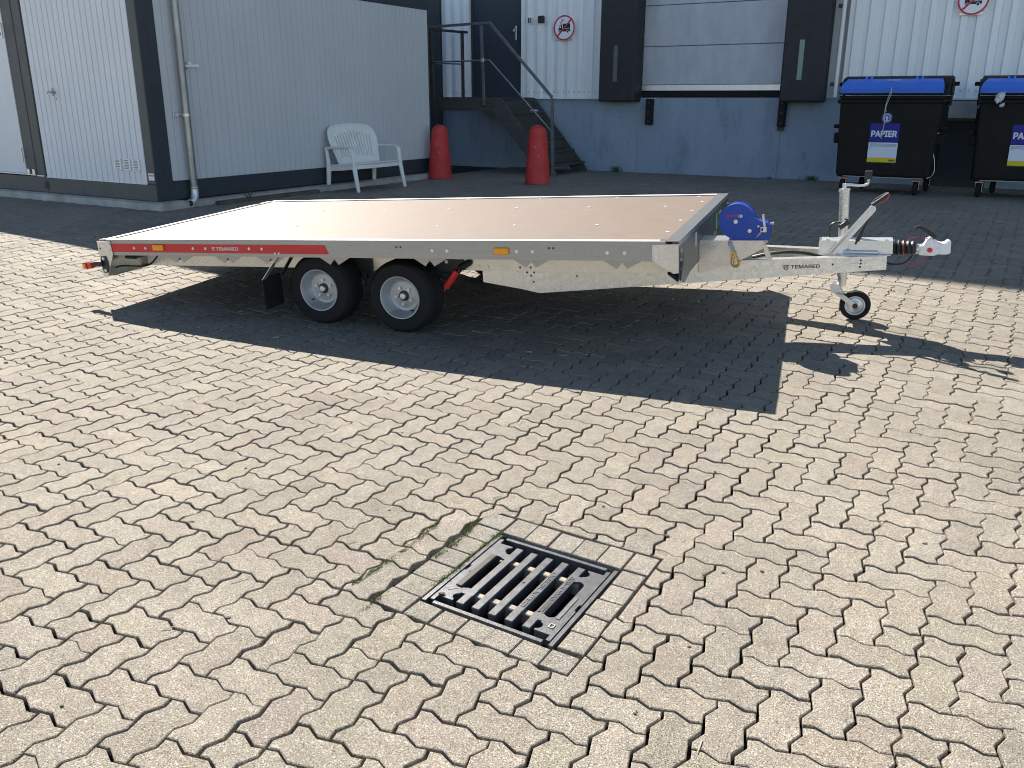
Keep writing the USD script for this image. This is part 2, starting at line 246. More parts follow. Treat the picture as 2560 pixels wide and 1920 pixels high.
def strip(path, w, h, side):
    """A bar of rectangular section along a polyline: w along 'side', h across."""
    p = np.asarray(path, float); side = np.asarray(side, float) / np.linalg.norm(side); n = len(p); V = []; F = []
    hw = np.broadcast_to(h, (n,)); ww = np.broadcast_to(w, (n,))
    for k in range(n):
        t0 = p[k] - p[k - 1] if k else p[1] - p[0]; t1 = p[k + 1] - p[k] if k < n - 1 else t0
        t0, t1 = t0 / np.linalg.norm(t0), t1 / np.linalg.norm(t1); n0, n1 = np.cross(side, t0), np.cross(side, t1); m = n0 + n1; m /= np.linalg.norm(m); m = m / max(.4, m @ n0)
        V += [p[k] - side * ww[k] / 2 - m * hw[k] / 2, p[k] + side * ww[k] / 2 - m * hw[k] / 2, p[k] + side * ww[k] / 2 + m * hw[k] / 2, p[k] - side * ww[k] / 2 + m * hw[k] / 2]
    for k in range(n - 1):
        for i in range(4):
            j = (i + 1) % 4; A, B_, C_, D_ = 4 * k + i, 4 * k + j, 4 * k + 4 + j, 4 * k + 4 + i; F += [(A, B_, C_), (A, C_, D_)]
    F += [(0, 2, 1), (0, 3, 2), (4 * n - 4, 4 * n - 3, 4 * n - 2), (4 * n - 4, 4 * n - 2, 4 * n - 1)]
    m = trimesh.Trimesh(np.array(V), F, process=False)
    if m.volume < 0: m.invert()
    return m
def lathe(prof, origin, axis='y', sides=40, flip=False):
    """prof: (radius, distance along axis) points, revolved about the axis through origin."""
    pr = np.asarray(prof, float); th = np.arange(sides) * 2 * np.pi / sides; V = []; F = []; n = len(pr)
    for t in th:
        c, s = math.cos(t), math.sin(t)
        for r, d in pr:
            V.append({'y': (r * c, d, r * s), 'z': (r * c, r * s, d), 'x': (d, r * c, r * s)}[axis])
    for i in range(sides):
        j = (i + 1) % sides
        for k in range(n - 1):
            A, B_, C_, D_ = i * n + k, i * n + k + 1, j * n + k + 1, j * n + k; F += [(A, B_, C_), (A, C_, D_)]
    m = trimesh.Trimesh(np.array(V) + np.asarray(origin, float), F, process=False); m.merge_vertices()
    m.update_faces(m.nondegenerate_faces())
    trimesh.repair.fix_normals(m)
    if flip: m.invert()
    return m
def planar(poly, depth, O, X, Y):
    """A flat outline (x right, y up) raised by depth along X x Y from origin O."""
    m = ext(poly, 0, depth, 'z'); return place(m, O, X, Y)
def place(m, O, X, Y):
    X, Y = np.asarray(X, float), np.asarray(Y, float); Z = np.cross(X, Y); v = np.asarray(m.vertices)
    return trimesh.Trimesh(np.asarray(O, float) + v[:, :1] * X + v[:, 1:2] * Y + v[:, 2:] * Z, m.faces, process=False)
def text(s, h, O, X, Y, depth=0.001, bold=True, width=None):
    m = meshkit.text_mesh(s, h, depth, bold)
    if width: v = np.array(m.vertices); v[:, 0] = (v[:, 0] - v[:, 0].min()) * width / (v[:, 0].max() - v[:, 0].min()); m.vertices = v
    return place(m, O, X, Y)
def bolt(c, nrm, r=0.009, h=0.007):
    c = np.asarray(c, float); nrm = np.asarray(nrm, float); nrm /= np.linalg.norm(nrm)
    return cat(cyl(c, c + nrm * h * .3, r * 1.45, 12), cyl(c + nrm * h * .3, c + nrm * h, r, 6))

# ---------------------------------------------------------------- scene helpers
_used = {}
def numbered(parent, name):
    k = _used.get((parent, name), 0); _used[(parent, name)] = k + 1
    return name if k == 0 else f'{name}_{k:03d}'
def data(prim, **kw):
    for k, v in kw.items():
        if v: prim.SetCustomDataByKey(k, v)
def thing(name, label=None, category=None, group=None, kind=None, O=None, X=(1, 0, 0), Y=(0, 1, 0), Z=(0, 0, 1)):
    path = '/World/' + numbered('/World', name); x = UsdGeom.Xform.Define(stage, path)
    if O is not None:
        mm = np.eye(4); mm[0, :3], mm[1, :3], mm[2, :3], mm[3, :3] = X, Y, Z, O; x.AddTransformOp().Set(Gf.Matrix4d(*mm.ravel().tolist()))
    data(x.GetPrim(), label=label, category=category, group=group, kind=kind); return path
OFFSET = None
def part(parent, name, mesh, mat, smooth=False, label=None, kind=None, tone=None):
    if OFFSET is not None and hasattr(mesh, 'apply_translation'): mesh = mesh.copy(); mesh.apply_translation(OFFSET)
    path = parent + '/' + numbered(parent, name); m = usdkit.mesh(stage, path, mesh, M[mat] if isinstance(mat, str) else mat, smooth=smooth)
    data(m.GetPrim(), label=label, kind=kind)
    if tone is not None:
        n = len(m.GetPointsAttr().Get()); t = np.asarray(tone, np.float32)
        if t.ndim == 1: t = np.repeat(t[None], n, 0)
        UsdGeom.PrimvarsAPI(m).CreatePrimvar('tone', Sdf.ValueTypeNames.Color3fArray, 'vertex').Set(Vt.Vec3fArray.FromNumpy(np.ascontiguousarray(t)))
    return path
def solo(name, mesh, mat, label=None, category=None, group=None, kind=None, smooth=False):
    path = part('/World', name, mesh, mat, smooth); data(stage.GetPrimAtPath(path), label=label, category=category, group=group, kind=kind); return path
E13, E23 = np.r_[E1, 0], np.r_[E2, 0]
def bthing(name, s, t, z=ZB, **kw): return thing(name, O=np.r_[st2w(s, t), z], X=E13, Y=E23, **kw)

# ================================================================ GROUND AND PAVING
def uvz(u, v, dz=0.0):
    w = uv2w(np.asarray(u, float), np.asarray(v, float)); return np.c_[w.reshape(-1, 2), (zg(w[..., 0], w[..., 1]) + dz).ravel()]
DR = (10.2, 14.5, 1.95, 6.3)                        # the gully in paving units
def sheet(us, vs, dz, hole=True, skip=None):
    us, vs = np.asarray(us), np.asarray(vs); uu, vv = np.meshgrid(us, vs, indexing='ij'); V = uvz(uu, vv, dz); n = len(vs); F = []
    for i in range(len(us) - 1):
        for j in range(n - 1):
            cu, cv = (us[i] + us[i + 1]) / 2, (vs[j] + vs[j + 1]) / 2
            if hole and DR[0] < cu < DR[1] and DR[2] < cv < DR[3]: continue
            a, b, c, d = i * n + j, (i + 1) * n + j, (i + 1) * n + j + 1, i * n + j + 1; F += [(a, b, c), (a, c, d)]
    return trimesh.Trimesh(V, F, process=False)
us = np.unique(np.r_[-5000, -1500, -500, -200, np.arange(-120, 121, 4.0), 200, 500, 1500, 5000, DR[0], DR[1]])
vs = np.unique(np.r_[-5000, -1500, -500, -200, np.arange(-80, 201, 4.0), 300, 500, 1500, 5000, DR[2], DR[3]])
M['far_paving'] = plain('distant_paving', (0.22, 0.195, 0.16), 0.9, var=0.2, scale=3)
solo('ground', sheet(us, vs, -0.06), 'far_paving', kind='structure', smooth=True)

DB = 0.088
EDGE = [(0.29, DB), (0.71, -DB)]                     # each unit edge: first left, then right
def edge_pts(a, b):
    a, b = np.array(a, float), np.array(b, float); t = b - a; nrm = np.array([-t[1], t[0]])
    s = 1 if (t[0] + t[1]) > 0 else -1
    e = EDGE if s > 0 else [(1 - x, y) for x, y in EDGE[::-1]]
    return [a + t * x + nrm * (y * s) for x, y in e]
def outline(nodes, corners):
    P = []
    for k in range(len(nodes)):
        if k in corners: P.append(np.array(nodes[k], float))
        P += edge_pts(nodes[k], nodes[(k + 1) % len(nodes)])
    return np.array(P)
T_H = outline([(0, 0), (1, 0), (2, 0), (2, 1), (1, 1), (0, 1)], {0, 2, 3, 5})
T_V = outline([(0, 0), (1, 0), (1, 1), (1, 2), (0, 2), (0, 1)], {0, 1, 3, 4})
T_C = outline([(0, 0), (1, 0), (1, 1), (0, 1)], {0, 1, 2, 3})
def inset(P, d):
    P = np.asarray(P, float); a = P - np.roll(P, 1, 0); b = np.roll(P, -1, 0) - P
    a /= np.linalg.norm(a, axis=1, keepdims=True) + 1e-12; b /= np.linalg.norm(b, axis=1, keepdims=True) + 1e-12
    n0, n1 = np.c_[-a[:, 1], a[:, 0]], np.c_[-b[:, 1], b[:, 0]]; m = n0 + n1; m /= np.linalg.norm(m, axis=1, keepdims=True) + 1e-12
    return P + m * (d / np.clip((m * n0).sum(1), .5, 1))[:, None]
_tri = {}
def tri2(P, key=None):
    if key is not None and key in _tri: return _tri[key]
    v, f = trimesh.creation.triangulate_polygon(Polygon(P), engine='earcut'); v = np.asarray(v)
    idx = np.array([np.argmin(((P - q) ** 2).sum(1)) for q in v]); f = idx[np.asarray(f)]
    q = P[f]; ar = (q[:, 1, 0] - q[:, 0, 0]) * (q[:, 2, 1] - q[:, 0, 1]) - (q[:, 2, 0] - q[:, 0, 0]) * (q[:, 1, 1] - q[:, 0, 1]); f[ar < 0] = f[ar < 0][:, ::-1]
    if key is not None: _tri[key] = f
    return f
def stone(P, g=0.0034, ch=0.0028, key=None, dz=0.0, drop=0.0020, jit=True):
    """P: outline in paving units (counter-clockwise) -> vertices, faces of one paving stone."""
    c = P.mean(0); Q = P
    if jit:
        Q = Q + rng.normal(0, .0075, Q.shape)
        if rng.random() < .10: Q[rng.integers(len(Q))] += (c - Q[rng.integers(len(Q))]) * 0 + rng.normal(0, .02, 2)
        a = rng.normal(0, 0.005); R = np.array([[math.cos(a), -math.sin(a)], [math.sin(a), math.cos(a)]]); Q = (Q - c) @ R.T + c + rng.normal(0, 0.009, 2)
    g = g * rng.uniform(.75, 1.5) if jit else g
    A, B = inset(Q, g / U), inset(Q, (g + ch) / U); n = len(P)
    tx, ty, tz = (rng.normal(0, .0045), rng.normal(0, .0045), rng.normal(0, .0011)) if jit else (0, 0, 0)
    def lift(W, h):
        w = uv2w(W[:, 0], W[:, 1]); d = (W - c) * U; return np.c_[w, zg(w[:, 0], w[:, 1]) + h + tz + d[:, 0] * tx + d[:, 1] * ty + dz]
    V = np.vstack([lift(B, 0), lift(A, -drop), lift(A, -0.034)]); F = [tri2(B, key)]
    i = np.arange(n); j = (i + 1) % n
    for a0, b0 in ((n, 0), (2 * n, n)): F += [np.c_[a0 + i, a0 + j, b0 + j], np.c_[a0 + i, b0 + j, b0 + i]]
    return V, np.vstack(F)
paving = thing('paving', kind='structure')
RING = sbox(9.08, 1.02, 15.42, 7.56)
split = set()
for a in range(-14, 15):
    for b in range(-8, 16):
        for base, kk in (((0, 1), 'V'), ((-6, 6), 'H'), ((3, -1), 'H')): split.add((kk, base[0] + 7 * a - 2 * b, base[1] - a + 10 * b))
split |= {('V', -2, 3), ('V', 4, 1)}
CONT = sbox(-40, 6.66, -8.72, 40)                   # (s, t) footprint of the container building
stones = []                                          # (V, F, tone, shown area)
def add_stone(P, key=None, **kw):
    c = uv2w(P[:, 0].mean(), P[:, 1].mean()); s_, t_ = c @ E1, c @ E2
    if t_ > 14.95 or CONT.contains(Point(s_, t_)): return
    V, F = stone(P, key=key, **kw)
    px, py, z = project(V[:len(P)])
    if (z <= 0.05).any(): area = 0.0
    else:
        x, y = np.clip(px, 0, 2560), np.clip(py, 0, 1920); area = abs((x * np.roll(y, -1) - y * np.roll(x, -1)).sum()) / 2
    br = rng.normal(1.0, 0.045); tone = np.clip(np.array([1, 1, 1]) * br + rng.normal(0, .012, 3) * [1, .4, -1], .75, 1.2)
    if rng.random() < .04: tone *= [0.90, 0.90, 0.90]
    stones.append((V, F, tone, area))
for i in range(-95, 100):
    for j in range(-75, 150):
        k = (i - j) % 4
        if k not in (0, 3): continue
        c = uv2w(i + .7, j + .7)
        if not (-11 < c[0] < 11 and 0.2 < c[1] < 19): continue
        kind = 'H' if k == 0 else 'V'
        if (kind, i, j) in split: cells = [(T_C, (i, j), 'C'), (T_C, (i + 1, j) if kind == 'H' else (i, j + 1), 'C')]
        else: cells = [(T_H if kind == 'H' else T_V, (i, j), kind)]
        for T, off, key in cells:
            P = T + off
            if 7 < i < 17 and -1 < j < 9:
                pg = Polygon(P); rest = pg.difference(RING)
                if rest.area < pg.area - 1e-6:
                    for r in getattr(rest, 'geoms', [rest]):
                        if r.area > .2:
                            r = r.simplify(.01); Q = np.array(shapely.geometry.polygon.orient(r).exterior.coords)[:-1]; add_stone(Q, ch=.0026)
                    continue
            add_stone(P, key)
ring = []
def rect(a0, a1, b0, b1): ring.append(np.array([(a0, b0), (a1, b0), (a1, b1), (a0, b1)], float))
for k in range(7): rect(9.12, 10.16, 1.06 + .925 * k, 1.06 + .925 * (k + 1))
for k in range(6): rect(10.18 + .875 * k, 10.18 + .875 * (k + 1), 6.44, 7.52)
for k in range(5): rect(14.58, 15.40, 1.96 + .895 * k, 1.96 + .895 * (k + 1))
for k in range(6): rect(10.18 + .875 * k, 10.18 + .875 * (k + 1), 1.04, 1.86)
for P in ring: add_stone(P, g=.0028, ch=.0022, drop=.002)
n_ring = len(ring); ring_stones = stones[-n_ring:]; field = stones[:-n_ring]
order = np.argsort([-s[3] for s in field]); show = order[:300 - n_ring]; rest_i = order[300 - n_ring:]
for k in show: part(paving, 'paver', (field[k][0], field[k][1]), 'paver', tone=field[k][2])
for s_ in ring_stones: part(paving, 'small_paver', (s_[0], s_[1]), 'small_paver', tone=s_[2])
VV, FF, TT, o_ = [], [], [], 0
for k in rest_i:
    V, F, t_, _a = field[k]; VV.append(V); FF.append(F + o_); TT.append(np.repeat(t_[None], len(V), 0)); o_ += len(V)
part(paving, 'paver_field', (np.vstack(VV), np.vstack(FF)), 'paver', kind='stuff', tone=np.vstack(TT))
us = np.unique(np.r_[np.arange(-95, 100, 2.0), DR[0], DR[1]]); vs = np.unique(np.r_[np.arange(-75, 160, 2.0), DR[2], DR[3]])
part(paving, 'joint_sand', sheet(us, vs, -0.026), 'sand', smooth=True)

# ---------------------------------------------------------------- the gully grating
gw, gl = (DR[1] - DR[0]) * U, (DR[3] - DR[2]) * U
g0 = uv2w(DR[0], DR[2]); gz0 = float(zg(*uv2w(12.35, 4.1))) + .001
gx_ = uv2w(DR[1], DR[2]) - g0; gy_ = uv2w(DR[0], DR[3]) - g0
slope_x = (zg(*uv2w(DR[1], 4.1)) - zg(*uv2w(DR[0], 4.1))) / gw; slope_y = (zg(*uv2w(12.3, DR[3])) - zg(*uv2w(12.3, DR[2]))) / gl
GXa = np.r_[gx_ / gw, slope_x]; GXa /= np.linalg.norm(GXa); GYa = np.r_[gy_ / gl, slope_y]; GYa -= GXa * (GYa @ GXa); GYa /= np.linalg.norm(GYa); GZa = np.cross(GXa, GYa)
gully = thing('drain_grating', 'square cast iron drain grating with parallel bars set in the paving', 'drain grating', O=np.r_[g0, gz0 - slope_x * gw / 2 - slope_y * gl / 2 + .001], X=GXa, Y=GYa, Z=GZa)
def gpart(n, poly, d0, d1, m='iron', **k): return part(gully, n, ext(poly, d0, d1, 'z'), m, **k)
W_, L_ = gw, gl
# frame: a thin rim on all four sides, joined at the corners
gpart('frame_side', sbox(0, 0, .014, L_), -.09, 0); gpart('frame_side', sbox(W_ - .014, 0, W_, L_), -.09, 0)
gpart('frame_end', sbox(.040, .002, W_ - .040, .016), -.09, -.001); gpart('frame_end', sbox(.040, L_ - .016, W_ - .040, L_ - .002), -.09, -.001)
gpart('frame_ledge', sbox(.014, .014, W_ - .014, L_ - .014).difference(sbox(.034, .034, W_ - .034, L_ - .034)), -.10, -.055, 'iron_dark')
cap = lambda x0, x1, y0, y1: LineString([((x0 + x1) / 2, y0 + (x1 - x0) / 2), ((x0 + x1) / 2, y1 - (x1 - x0) / 2)]).buffer((x1 - x0) / 2)
a0, a1, b0, b1 = .020, W_ - .020, .020, L_ - .020
bars = [.118, .178, .240, .302, .366]; bw = .029
platL = sbox(a0, b0, .088, b1); platR = sbox(W_ - .090, b0, a1, b1)
notch = lambda x, y: Point(x, y).buffer(.019)
side_L = unary_union([platL, sbox(.08, .100, bars[0] + bw / 2, .135), sbox(.08, L_ - .135, bars[0] + bw / 2, L_ - .100)]).difference(unary_union([notch(.094, .075), notch(.094, L_ - .075), cap(.056, .100, .128, L_ - .128), sbox(.03, -.1, .125, .052).buffer(-.004), sbox(.03, L_ - .052, .125, L_ + .1).buffer(-.004), sbox(a0 - .01, .225, a0 + .007, .262)]))
side_R = unary_union([platR, sbox(bars[4] - bw / 2, .100, W_ - .08, .135), sbox(bars[4] - bw / 2, L_ - .135, W_ - .08, L_ - .100)]).difference(unary_union([notch(W_ - .094, .075), notch(W_ - .094, L_ - .075), cap(W_ - .104, W_ - .062, .128, L_ - .128), sbox(W_ - .125, -.1, W_ - .03, .052).buffer(-.004), sbox(W_ - .125, L_ - .052, W_ - .03, L_ + .1).buffer(-.004), sbox(a1 - .007, .20, a1 + .01, .238)]))
gpart('grate_side', side_L, -.045, -.001); gpart('grate_side', side_R, -.045, -.001)
for k, bc in enumerate(bars): part(gully, 'grate_bar', hull([(bc + sx_ * (bw / 2 - c_), y, z) for sx_ in (-1, 1) for z, c_, e_ in ((-.05, .008, 0), (-.003, 0, 0), (-.0008 + .0004 * (k % 2), .002, .002)) for y in (.045 + e_, L_ - .045 - e_)]), 'iron')
for yb in (.128, L_ - .128): part(gully, 'cross_bar', bx(.085, W_ - .085, yb - .013, yb + .013, -.052, -.010, .003), 'iron_brown')
part(gully, 'hinge_block', bx(.050, .074, .125, L_ - .135, -.004, .006, .002), 'iron_dark')
part(gully, 'cast_boss', cat(cyl((.046, L_ / 2 - .01, -.001), (.046, L_ / 2 - .01, .002), .013, 20), cyl((.046, L_ / 2 - .01, .002), (.046, L_ / 2 - .01, .0035), .006, 14)), 'iron')
for bc, s_ in ((bars[3], 'KAISERSLAUTERN'), (bars[4], 'GUSS- U.ARMATURWERK')):
    part(gully, 'cast_lettering', text(s_, .0145, (bc - .007, L_ - .115, -.0006), (0, -1, 0), (1, 0, 0), .0022, width=L_ - .25), 'cast_print')
part(gully, 'cast_plate', bx(W_ - .058, W_ - .044, .13, .27, -.001, .0015, .001), 'cast_print')
part(gully, 'cast_mark', cat(bx(W_ - .058, W_ - .040, .078, .081, -.001, .002), bx(W_ - .058, W_ - .040, .097, .100, -.001, .002), bx(W_ - .058, W_ - .055, .078, .100, -.001, .002), bx(W_ - .043, W_ - .040, .078, .100, -.001, .002)), 'iron_light')
wall = sbox(0, 0, W_, L_).difference(sbox(.02, .02, W_ - .02, L_ - .02))
gpart('shaft', wall, -.60, -.10, 'pit'); gpart('shaft_floor', sbox(0, 0, W_, L_), -.62, -.60, 'pit')

# ---------------------------------------------------------------- moss in the joints near the gully
MP = [[(-.277, 3.011), (-.337, 2.878), (-.415, 2.745), (-.508, 2.591), (-.533, 2.56)], [(-.129, 3.017), (-.206, 2.852), (-.275, 2.739)], [(-.029, 2.946), (-.1, 2.835), (-.204, 2.649), (-.27, 2.561)], [(-.407, 2.524), (-.444, 2.468), (-.469, 2.414)], [(-.302, 3.212), (-.32, 3.198)], [(-.056, 3.201), (-.074, 3.188)], [(.698, 2.687), (.648, 2.62)]]
MW = [1.0, 1.0, .8, .6, .5, .4, .4]
def blades(lines, weights, n, spread, hmax, wd):
    V, F = [], []; L = [LineString(p) for p in lines]; tot = sum(l.length * w for l, w in zip(L, weights))
    for l, w in zip(L, weights):
        for _ in range(int(n * l.length * w / tot)):
            q = l.interpolate(rng.random() * l.length); dens = .5 + .5 * math.sin(q.x * 61 + q.y * 47)
            if rng.random() > .25 + .75 * dens: continue
            x, y = q.x + rng.normal(0, spread * (.5 + dens)), q.y + rng.normal(0, spread * (.5 + dens)); z = float(zg(x, y)) - .007; h = rng.uniform(.3, 1) * hmax; a = rng.uniform(0, 6.28); t = rng.normal(0, .5, 2) * h
            d = np.array([math.cos(a), math.sin(a), 0]) * wd * rng.uniform(.6, 1.3); p = np.array([x, y, z]); o = len(V)
            V += [p - d, p + d, p + [t[0], t[1], h] - d * .5, p + [t[0] * 1.3, t[1] * 1.3, h * 1.15]]; F += [(o, o + 1, o + 2), (o + 1, o + 3, o + 2)]
    return trimesh.Trimesh(np.array(V), F, process=False)
solo('moss', blades(MP, MW, 7500, .0045, .0120, .0022), 'moss', 'green moss and fine grass growing in the joints left of the drain grating', 'moss', kind='stuff')

# ================================================================ THE TRAILER (x forward, y to its far side, z up; origin: near rear corner of the deck)
TQ = (-2.89869, 6.10533, 0.59907, -0.35898, 0.05283, 0.03405)
fx = np.array([math.cos(TQ[3]) * math.cos(TQ[4]), math.sin(TQ[3]) * math.cos(TQ[4]), math.sin(TQ[4])]); lf = np.array([-math.sin(TQ[3]), math.cos(TQ[3]), 0]); upv = np.cross(fx, lf)
ly = math.cos(TQ[5]) * lf + math.sin(TQ[5]) * upv; lz = np.cross(fx, ly)
TR = thing('flatbed_trailer', 'long low galvanised flatbed trailer with brown deck, blue winch and twin axles', 'trailer', O=TQ[:3], X=fx, Y=ly, Z=lz)
def tw(l): return np.array(TQ[:3]) + l[0] * fx + l[1] * ly + l[2] * lz
TM = np.stack([fx, ly, lz])
def ground_local(x, y):
    z = -0.6
    for _ in range(20):
        w = tw((x, y, z)); z -= (w[2] - float(zg(w[0], w[1]))) / lz[2]
    return z
P = lambda n, m, mat, **k: part(TR, n, m, mat, **k)
Y1 = 2.0
# deck and its frame
P('deck_board', bx(.075, 3.984, .0055, Y1 - .0055, -.018, .003), 'ply')
def rail(y, s):          # a C rail whose web is at y, opening towards s
    w = Polygon([(y, -.100), (y, .008), (y + s * .052, .008), (y + s * .052, .004), (y + s * .004, .004), (y + s * .004, -.096), (y + s * .040, -.096), (y + s * .040, -.100)])
    return ext(w, .062, 3.982, 'x')
P('side_rail', rail(0, 1), 'alu', smooth=25); P('side_rail', rail(Y1, -1), 'alu', smooth=25)
for y in (0, Y1): P('rail_glint_strip', bx(.062, 3.982, y - (0 if y == 0 else .050), y + (.050 if y == 0 else 0), .0082, .0105, .001), 'rail_glint')  # pale strips laid on the rail tops, standing in for their sun glint
P('rear_light_stop', bx(.0042, .16, .0042, Y1 - .0042, -.030, -.0185), 'black_steel')  # added plate that stops sunlight leaking through the gap behind the deck
P('rear_rail', ext(Polygon([(0, -.10), (0, .006), (.050, .006), (.050, .002), (.004, .002), (.004, -.10)]), .003, Y1 - .003, 'y'), 'alu')
P('front_rail', ext(Polygon([(3.985, -.03), (3.985, .012), (4.062, .012), (4.062, -.016), (4.058, -.016), (4.058, .008), (3.989, .008), (3.989, -.03)]), -.002, Y1 + .002, 'y'), 'alu')
P('corner_cap', bx(3.950, 3.985, .004, .050, .0085, .0105), 'black_plastic'); P('corner_cap', bx(.004, .05, .004, .045, .0085, .010), 'black_plastic')
for y in (.60, 1.40, 1.905):
    for x in np.arange(.14, 3.98, .55 if y < 1.9 else .62):
        xx = x + (.27 if y > 1 and y < 1.9 else 0)
        if xx < 3.95: P('deck_screw', cyl((xx, y, .003), (xx, y, .0058), .0115, 10), 'white_metal')
for y in np.arange(.35, 1.9, .42): P('deck_screw', cyl((3.93, y, .003), (3.93, y, .0058), .0115, 10), 'white_metal')
# decal, lettering, reflectors, bolts on the near rail
P('red_decal', ext(Polygon([(.107, -.077), (.107, -.018), (1.838, -.021), (1.863, -.079)]), -.0012, 0.0, 'y'), 'red_film')
XR, ZU = (1, 0, 0), (0, 0, 1)
def emblem(x, z, h, y, nm, mat):
    s = h; pg = [Polygon([(0, .62 * s), (.95 * s, .62 * s), (.85 * s, .42 * s), (0, .42 * s)]), Polygon([(0, s), (s, s), (.95 * s, .78 * s), (0, .78 * s)]), Polygon([(.1 * s, .3 * s), (.32 * s, .3 * s), (.32 * s, .12 * s), (.5 * s, 0), (.68 * s, .12 * s), (.68 * s, .3 * s), (.85 * s, .3 * s), (.8 * s, .05 * s), (.5 * s, -.15 * s), (.15 * s, .05 * s)])]
    P(nm, planar(unary_union(pg), .0008, (x, y, z), XR, ZU), mat)
emblem(.965, -.061, .024, -.0012, 'emblem', 'pale_print')
P('lettering', text('TEMARED', .021, (.997, -.0012, -.060), XR, ZU, .0008, width=.180), 'pale_print')
P('side_marker', bx(.475, .565, -.014, -.0013, -.063, -.024, .003), 'amber', label='amber side marker reflector near the rear'); P('side_marker', bx(2.986, 3.075, -.014, -.0002, -.069, -.030, .003), 'amber')
for x, z in ((.308, -.048), (.406, -.049), (.811, -.048), (.913, -.048), (1.264, -.047), (1.363, -.048), (1.461, -.0765), (1.490, -.0765)): P('bolt', bolt((x, -.0014, z), (0, -1, 0), .0065 if x < 1.4 else .005), 'zinc')
for x, z in ((2.585, -.050), (2.682, -.051), (3.124, -.051), (3.221, -.052), (3.661, -.054), (3.759, -.055)): P('bolt', bolt((x, -.0002, z), (0, -1, 0), .0075), 'zinc')
for x in (2.345, 2.372, 3.320, 3.346): P('rail_hole', cyl((x, -.0004, -.031), (x, .001, -.031), .0065, 12), 'black_print')
# rear corner plate, rear cross panel, tail lamp
P('rear_corner_plate', ext(Polygon([(-.013, 0), (.105, -.002), (.110, -.095), (.022, -.256), (-.016, -.256)]), -.0065, -.0035, 'y'), 'galv')
P('rear_corner_plate', ext(Polygon([(-.013, 0), (.105, -.002), (.110, -.095), (.022, -.256), (-.016, -.256)]), Y1 + .0035, Y1 + .0065, 'y'), 'galv')
P('rear_panel', bx(.010, .014, .004, Y1 - .004, -.25, -.012), 'galv'); P('rear_panel_fold', bx(.0145, .055, .02, Y1 - .02, -.250, -.246), 'galv')
for x, z in ((.090, -.022), (.090, -.062)): P('bolt', bolt((x, -.0067, z), (0, -1, 0), .006), 'zinc')
P('plate_hole', cyl((.006, -.0068, -.052), (.006, -.006, -.052), .007, 12), 'black_print')
P('lamp_bracket', cat(ext(Polygon([(.010, -.112), (.040, -.112), (.048, -.150), (.048, -.190), (.036, -.218), (.008, -.218), (.002, -.19), (-.0, -.14)]).buffer(.006), -.013, -.0068, 'y'), strip([(.012, -.018, -.158), (-.040, -.020, -.160), (-.078, -.022, -.166)], .026, .034, (0, 1, 0))), 'black_plastic')
for z in (-.122, -.207): P('bolt', bolt((.022, -.0133, z), (0, -1, 0), .008), 'zinc')
tl = P('tail_lamp', hull(np.vstack([np.array([[x, y, z] for x in (-.150, -.078) for y in (-.043, -.004) for z in (-.190, -.150)]), [[-.158, -.023, -.17], [-.07, -.023, -.17]]])), 'red_lens')
part(tl, 'lamp_rim', bx(-.120, -.110, -.046, -.001, -.194, -.146, .002), 'black_plastic'); part(tl, 'amber_lens', bx(-.151, -.125, -.0445, -.0435, -.182, -.158), 'amber')
P('lamp_cable', tube([(.30, .30, -.10), (.26, .28, -.13), (.22, .22, -.20), (.10, .12, -.20), (.02, .08, -.205)], .006, 8), 'black_plastic')
P('cable_plug', cat(cyl((.06, .16, -.140), (.14, .17, -.145), .016, 12), cyl((.14, .17, -.145), (.24, .20, -.130), .010, 12)), 'black_plastic')
# cross members with notched ends under the deck
for x0 in (.56, .96, 1.30, 1.78, 2.45, 3.10, 3.64):
    z1 = -.100; tri = unary_union([Polygon([(x0 - .02, z1), (x0 + .11, z1), (x0 + .065, z1 - .052)]), Polygon([(x0 + .085, z1), (x0 + .22, z1), (x0 + .125, z1 - .052)])])
    P('cross_member', cat(ext(tri, .030, .034, 'y'), bx(x0 + .06, x0 + .063, .034, Y1 - .034, -.140, -.034), bx(x0 + .063, x0 + .10, .034, Y1 - .034, -.0345, -.0315), ext(tri, Y1 - .034, Y1 - .030, 'y')), 'alu')
# main chassis beams and the tapering drawbar beams below them
for s, yb in ((1, .37), (-1, Y1 - .37)):
    w = Polygon([(yb, -.246), (yb, -.142), (yb + s * .05, -.142), (yb + s * .05, -.145), (yb + s * .003, -.145), (yb + s * .003, -.243), (yb + s * .05, -.243), (yb + s * .05, -.246)])
    P('chassis_beam', ext(w, .05, 4.030, 'x'), 'galv', smooth=25)
def drawbar(mirror):
    A, B = np.array([2.74, .378]), np.array([5.13, .905]); d = (B - A); L = np.linalg.norm(d); d /= L; nn = np.array([-d[1], d[0]])
    prof = Polygon([(0, -.248), (0, -.322), (.235, -.372), (.36, -.404), (L, -.316), (L, -.2335), (1.3, -.2335), (1.29, -.2475)])
    web = ext(prof, 0, .005, 'y'); top = hull([(q[0], y, z) for q in ((1.31,), (L,)) for y in (.005, .062) for z in (-.2335, -.2385)]); bot = hull([(q[0], y, q[1] + z) for q in ((.36, -.404), (L, -.316)) for y in (.005, .062) for z in (0, .005)])
    m = cat(web, top, bot); v = np.array(m.vertices); w = np.c_[A[0] + v[:, 0] * d[0] + v[:, 1] * nn[0], A[1] + v[:, 0] * d[1] + v[:, 1] * nn[1], v[:, 2]]; f = m.faces
    if mirror: w[:, 1] = Y1 - w[:, 1]; f = f[:, ::-1]
    return trimesh.Trimesh(w, f, process=False), A, d, nn
db, DA, DD, DN = drawbar(False); P('drawbar_beam', db, 'galv_rough'); P('drawbar_beam', drawbar(True)[0], 'galv_rough')
DD3 = np.r_[DD, 0]; DO3 = np.r_[-DN, 0]
